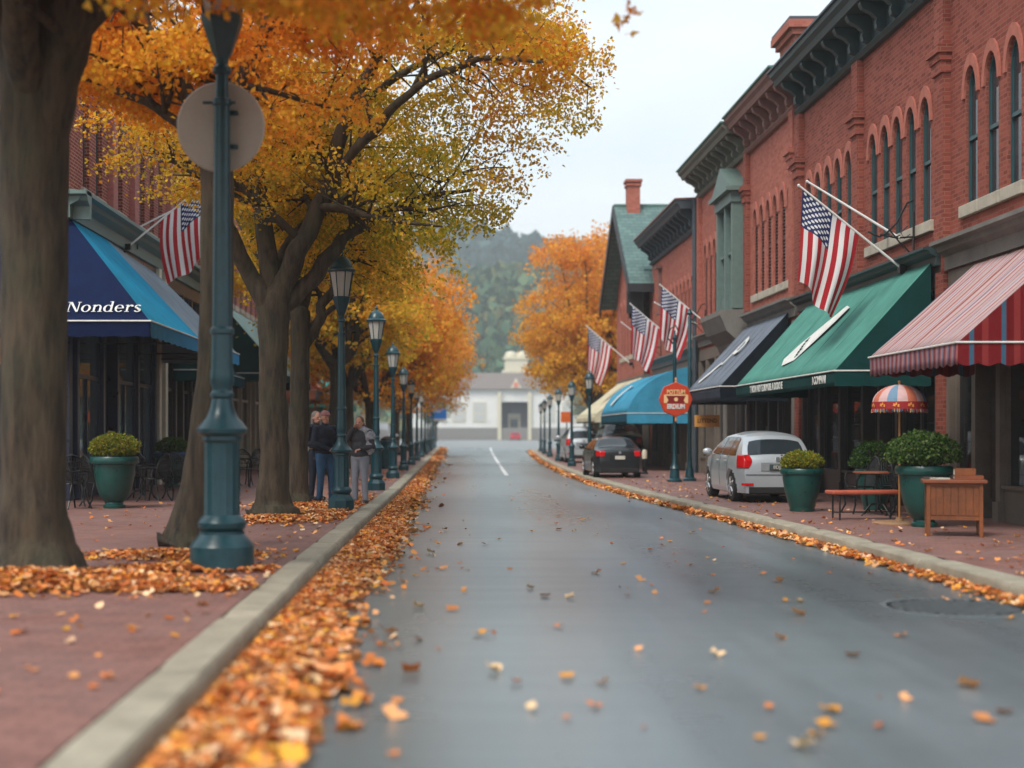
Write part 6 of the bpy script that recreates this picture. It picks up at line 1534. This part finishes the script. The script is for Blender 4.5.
# small hanging spray tree parts come from T1's outer branches.  Background trees
def bg_tree(label, loc, H, r, seed, cols, n_per, leaf, th=2.6, tr=.24, name='maple_tree', group='orange trees along the far pavements', z01=None, dens=1.25, zm=None):
    rs = random.Random(seed); limbs = []
    for i in range(6):
        a = i*2*PI/6 + rs.uniform(-.4, .4); e = rs.uniform(.3, .95)
        limbs.append(([(0, 0, th-.1), (math.cos(a)*r*.2, math.sin(a)*r*.2, th+.16*(H-th)), (math.cos(a)*r*.5*e, math.sin(a)*r*.5*e, th+.45*(H-th)), (math.cos(a)*r*.8*e, math.sin(a)*r*.8*e, th+(.85 if e < .7 else .55)*(H-th))], [tr*.6, tr*.45, tr*.3, .02]))
    return tree(name, label, loc, ([(0, 0, 0), (.02, 0, .4), (0, .03, th*.5), (0, 0, th)], [tr*1.2, tr, tr*.9, tr*.95]), limbs, 2, seed, n_per, leaf, cols, z01 or (th, H), sx=r*.22, sz=r*.045, droop=.35, env=ellenv((0, 0, th*.62+H*.5-.3), (r, r, (H-th)*.56+.4), zm), len0=r*.6, group=group, dens=dens)
HAZ = [(.86, .36, .04), (.88, .44, .07), (.84, .30, .04)]
Ta = bg_tree('golden tree on the left pavement, first beyond the people', (-3.4, 44, SW), 8.6, 3.4, 31, (GO + OL[:1], GO + OR[:2]), 80, .14, th=3.4, zm=lambda p: 4.1 if p.x < .5 else 3.1)
Tb = bg_tree('orange tree on the left pavement over the fifth lamp post', (-3.2, 60, SW), 9.2, 4.4, 32, (OR[:3] + GO, HAZ), 75, .17)
def cp(src, label, loc, rz, k):
    c = copy_tree(src); c['label'] = label; c.location = loc; c.rotation_euler.z = rz; c.scale = (k, k, k*1.0); return c
cp(Tb, 'orange tree on the left pavement beyond the white van', (-2.9, 83, SW), 2.1, 1.02)
cp(Tb, 'orange tree leaning towards the road at the far left pavement', (-2.6, 100, SW), 4.2, 1.12)
cp(Ta, 'farthest golden orange tree on the left pavement', (-3.0, 121, SW), 1.0, 1.1)
cp(Ta, 'golden tree between the lamp posts on the left, second beyond the people', (-3.6, 52, SW), 3.3, .92)
Tr = bg_tree('large orange tree beyond the gabled building on the right', (9.0, 84, SW), 13.2, 4.8, 41, (GO + [(.5, .22, .03)], HAZ + [(.72, .3, .1)]), 85, .19, th=3.2, tr=.3, dens=1.1)
cp(Tr, 'orange tree behind the large one, at the right pavement end', (10.6, 101, SW), 2.0, .95); cp(Tr, 'broad orange tree tucked behind the gabled brick building', (14.0, 90, SW), 4.0, .92)
Tg = bg_tree('small pale green tree at the far left, before the civic building', (-1.5, 225, 0), 7.4, 3.0, 51, ([(.2, .24, .14)], [(.28, .3, .18), (.36, .32, .2)]), 14, .3, group='small trees by the civic building')
cp(Tg, 'green tree at the right corner of the civic building', (24, 240, 0), 2.6, 1.25)

# ------------------------------------------------------------------ wooded hillsides
def woods(name, n, xr, yr, fn, size, cols):
    x = rng.uniform(*xr, n); y = rng.uniform(*yr, n); z = np.array([fn(a, b) for a, b in zip(x, y)]) + rng.uniform(-1, 3, n)
    k = np.array([mnoise.noise(Vector((a*.012, b*.012, 2))) for a, b in zip(x, y)]) + rng.normal(0, .18, n)
    C = np.array(cols)[np.clip(((k+.45)/.9*len(cols)).astype(int), 0, len(cols)-1)]*rng.uniform(.6, 1.5, (n, 1))
    tag(leaf_cloud(name, np.stack([x, y, z], 1), size, LG, None, 1, attr=C), kind='stuff')
woods('woodland_far', 42000, (-160, 380), (480, 900), hfar, 8., [(.03, .07, .07), (.042, .085, .075), (.06, .09, .065), (.09, .085, .05), (.15, .1, .05)])
woods('woodland_near', 34000, (-60, 160), (310, 520), hnear, 4., [(.05, .11, .075), (.07, .13, .075), (.1, .15, .07), (.15, .15, .06), (.2, .13, .05)])
# ------------------------------------------------------------------ fallen leaves
LFC = [(.74, .28, .08), (.66, .2, .05), (.76, .38, .16), (.46, .14, .04), (.7, .30, .10), (.24, .085, .03), (.78, .52, .30), (.74, .34, .05)]
def ground_leaves(name, P, size, cols=LFC, curl=.38):
    N = len(P); az = rng.uniform(0, 2*PI, N); ti = rng.normal(0, curl, N); rl = rng.normal(0, curl, N)
    d = np.stack([np.cos(az), np.sin(az), np.sin(ti)*.8], 1); s = np.stack([-np.sin(az), np.cos(az), np.sin(rl)*.8], 1)
    d /= np.linalg.norm(d, axis=1)[:, None]; s /= np.linalg.norm(s, axis=1)[:, None]; nn = np.cross(d, s); nn *= np.sign(nn[:, 2:3]+1e-9)
    L_ = (size*rng.uniform(.6, 1.3, N))[:, None]; cu = rng.uniform(.0, .35, (N, 1))
    pts = [P - d*L_*.5 + nn*L_*cu*.5, P - d*L_*.2 + s*L_*.42 + nn*L_*cu, P + d*L_*.08 + s*L_*.32, P + d*L_*.3 + s*L_*.3 + nn*L_*cu*.6, P + d*L_*.55 + nn*L_*cu*.8, P + d*L_*.3 - s*L_*.3 + nn*L_*cu*.6, P + d*L_*.08 - s*L_*.32, P - d*L_*.2 - s*L_*.42 + nn*L_*cu, P]
    V = np.stack(pts, 1); k = 9; lowest = V[:, :, 2].min(1) 
    V = V.reshape(-1, 3); F_ = np.array([(8, 0, 1, 2), (8, 2, 3, 4), (8, 4, 5, 6), (8, 6, 7, 0)])
    idx = (F_[None] + (np.arange(N)*k)[:, None, None]).reshape(-1)
    me = bpy.data.meshes.new(name); me.vertices.add(N*k); me.vertices.foreach_set('co', V.ravel().astype(np.float32)); me.loops.add(len(idx)); me.loops.foreach_set('vertex_index', idx.astype(np.int32))
    me.polygons.add(N*4); me.polygons.foreach_set('loop_start', (np.arange(N*4)*4).astype(np.int32)); me.update(calc_edges=True)
    ca = me.color_attributes.new('leafcol', 'FLOAT_COLOR', 'POINT'); c = palette(N, cols, .25); c = np.repeat(np.concatenate([c, np.ones((N, 1))], 1), k, 0); ca.data.foreach_set('color', c.ravel().astype(np.float32))
    me.materials.append(LG); o = link(bpy.data.objects.new(name, me)); return o
def bed_mat():
    t = NT('leaf litter'); v = t.new('ShaderNodeTexVoronoi', i_Vector=t.coord(), i_Scale=16.); x = t.new('ShaderNodeSeparateXYZ', i_0=v.outputs['Color']).outputs[0]
    t.bsdf(t.ramp(x, [(.0, (.22, .08, .03)), (.3, (.5, .17, .04)), (.6, (.6, .27, .07)), (.9, (.66, .38, .16))]), .8, 0., t.bump(v.outputs['Distance'], 1., .03)); return t.m
BEDM = bed_mat()
def gutter(name, K, sgn, y0, y1, width, hgt, dens, size):
    m = MB(); y = y0; rows = []
    while y < y1: rows.append(y); y += .35 if y < 40 else 1.2
    W_ = lambda y: width(y)*(1 + .4*mnoise.noise(Vector((y*.45, sgn*3, 0))) + .12*mnoise.noise(Vector((y*1.7, sgn*3, 5))))
    nx_ = 9
    for y in rows:
        for i in range(nx_+1):
            t_ = i/nx_; x = kx(K, y) + sgn*(-.003 + t_*W_(y)*.72); z = .004 + hgt*(1-t_)**1.3*(1-.0*t_)*(.75+.5*mnoise.noise(Vector((y*2.1, t_*4, sgn)))) if i < nx_ else -.01
            m.v.append((x, y, z))
    for r_ in range(len(rows)-1):
        for i in range(nx_): a = r_*(nx_+1)+i; m.f.append((a, a+1, a+nx_+2, a+nx_+1)); m.m.append(0)
    bed = tag(m.build('leaf_litter_bed', BEDM, smooth='all'), kind='stuff')
    P = []
    segs = [(y0, 9, .7, 1.5), (9, 16, 1.0, 1.05), (16, 26, .8, 1.2), (26, 45, .5, 1.5), (45, 75, .22, 2.0), (75, y1, .08, 3.0)]
    outs = []
    for a, b, dn, sc_ in segs:
        a = max(a, y0)
        if b <= a: continue
        n = int((b-a)*dens*dn*1.0)
        yy = rng.uniform(a, b, n); tt = np.abs(rng.normal(0, .42, n)); far = rng.random(n) < .02; tt = np.where(far, tt*2.0, tt)
        wv = np.array([W_(q) for q in yy]); base = np.array([kx(K, q) for q in yy])
        x = base + sgn*(tt*wv + .09*np.clip(sc_, 1, 1.4)); z = np.clip(hgt*(1-np.clip(tt/.72, 0, 1))**1.3, 0, 1) + rng.uniform(.008, .03, n)*sc_**.5
        outs.append((np.stack([x, yy, z], 1), size*sc_))
    for Pq, sz_ in outs:
        o = ground_leaves(name, Pq, sz_); tag(o, kind='stuff')
gutter('gutter_leaves', LK, 1, 3.2, 128, lambda y: .55 if y < 20 else max(.38, .55-.01*(y-20)), .022, 860, .085)
gutter('gutter_leaves', RK, -1, 10, 108, lambda y: .19, .012, 170, .085)
def pile(cx, cy, rx, ry, h, n, size=.085, z=SW, cut=None, name='leaf_pile'):
    a = rng.uniform(0, 2*PI, n); r = np.abs(rng.normal(0, .5, n)); x = cx + np.cos(a)*r*rx; y = cy + np.sin(a)*r*ry
    zz = z + h*np.exp(-(r*1.4)**2)*rng.uniform(.2, 1, n) + .012
    ok = np.ones(n, bool)
    if cut: ok = np.array([cut(p, q) for p, q in zip(x, y)])
    lim = np.array([kx(LK, q)-.3 for q in y]) if cx < 0 else None
    if lim is not None: ok &= x < lim + rng.normal(0, .05, n)
    return np.stack([x, y, zz], 1)[ok]
def trunkcut(tx, ty, r): return lambda p, q: math.hypot(p-tx, q-ty) > r
PP = [pile(-3.7, 12.5, 2.1, .75, .13, 5200, cut=trunkcut(-3.88, 13.4, .42)), pile(-2.45, 12.2, .8, .32, .06, 900), pile(-2.5, 13.85, 1.0, .38, .05, 1300, cut=trunkcut(-2.23, 14, .35)), pile(-3.0, 15.4, 1.1, .7, .05, 1400, cut=trunkcut(-3.05, 16.6, .3)),
      pile(-2.7, 21.7, 1.2, 1.0, .06, 2100, cut=trunkcut(-2.78, 22.6, .36)), pile(-2.0, 23.3, .7, 1.6, .04, 900), pile(-2.5, 26.0, 1.2, 1.4, .04, 1400), pile(-1.7, 28, .5, 3, .03, 700)]
for p in PP: tag(ground_leaves('leaf_pile', p, .085), kind='stuff')
n = 900; y = rng.uniform(7, 60, n); x = np.array([kx(LK, q) for q in y]) - .4 - rng.exponential(1.8, n); tag(ground_leaves('scattered_leaves', np.stack([x, y, np.full(n, SW+.012)], 1)[x > -7.2], .075), kind='stuff')
n = 420; y = rng.uniform(12, 50, n); x = np.array([kx(RK, q) for q in y]) + .35 + np.abs(rng.normal(0, 1.2, n)); tag(ground_leaves('scattered_leaves', np.stack([x, y, np.full(n, SW+.012)], 1)[x < 8.2], .07), kind='stuff')
# single leaves on the road, each its own object
protos = []
for k in range(8):
    o = ground_leaves('fallen_leaf', np.array([[0, 0, .012]]), .11, cols=[LFC[k if k != 5 else 1]], curl=.22); protos.append(o)
def px2road(x, y, z=0.): s = (y-HY)/(CH_-z); Y = F/s; return ((x-HX)/s, Y)
seen = [(567,720),(594,708),(603,684),(516,684),(397,703),(411,674),(493,672),(830,713),(968,688),(901,637),(786,602),(452,611),(444,570),(400,560),(437,570),(395,632),(390,650),(352,655),(340,640),(545,597),(597,574),(628,589),(676,562),(713,576),(690,566),(620,588),(530,589),(485,545),(532,532),(608,526),(583,521),(558,517),(574,532),(590,519),(612,545),(650,551),(675,555),(723,548),(662,546),(640,581),(715,593),(747,521),(793,560),(830,574),(870,575),(945,600),(974,601),(700,690),(760,740),(463,521),(470,536),(428,525),(418,560),(640,498),(660,520),(700,530),(816,737),(905,700),(1010,620),(655,594),(510,570)]
ok = 0
pts = [px2road(a, b) for a, b in seen]
rr2 = random.Random(3)
while len(pts) < 150:
    y = 1400*1.5/(rr2.uniform(478, 768)-HY) if rr2.random() < .7 else rr2.uniform(7, 40); u = rr2.random()
    xl, xr = kx(LK, y), kx(RK, y); x = xl + .6 + (xr-xl-.9)*(u**1.7 if rr2.random() < .65 else u); pts.append((x, y))
for i, (x, y) in enumerate(pts):
    o = protos[i % 8] if i < 8 else protos[rr2.choice([0, 1, 2, 4, 4, 6, 7, 7, 0, 2, 3])].copy()
    if i >= 8: COL.objects.link(o)
    o.location = (x, y, .004); o.rotation_euler.z = rr2.uniform(0, 6.28); k = rr2.uniform(.45, 1.15)*(1.1 if y < 12 else .95); o.scale = (k, k, k)
    tag(o, 'single fallen leaf lying on the grey asphalt of the road', 'leaf', 'leaves scattered singly on the road')
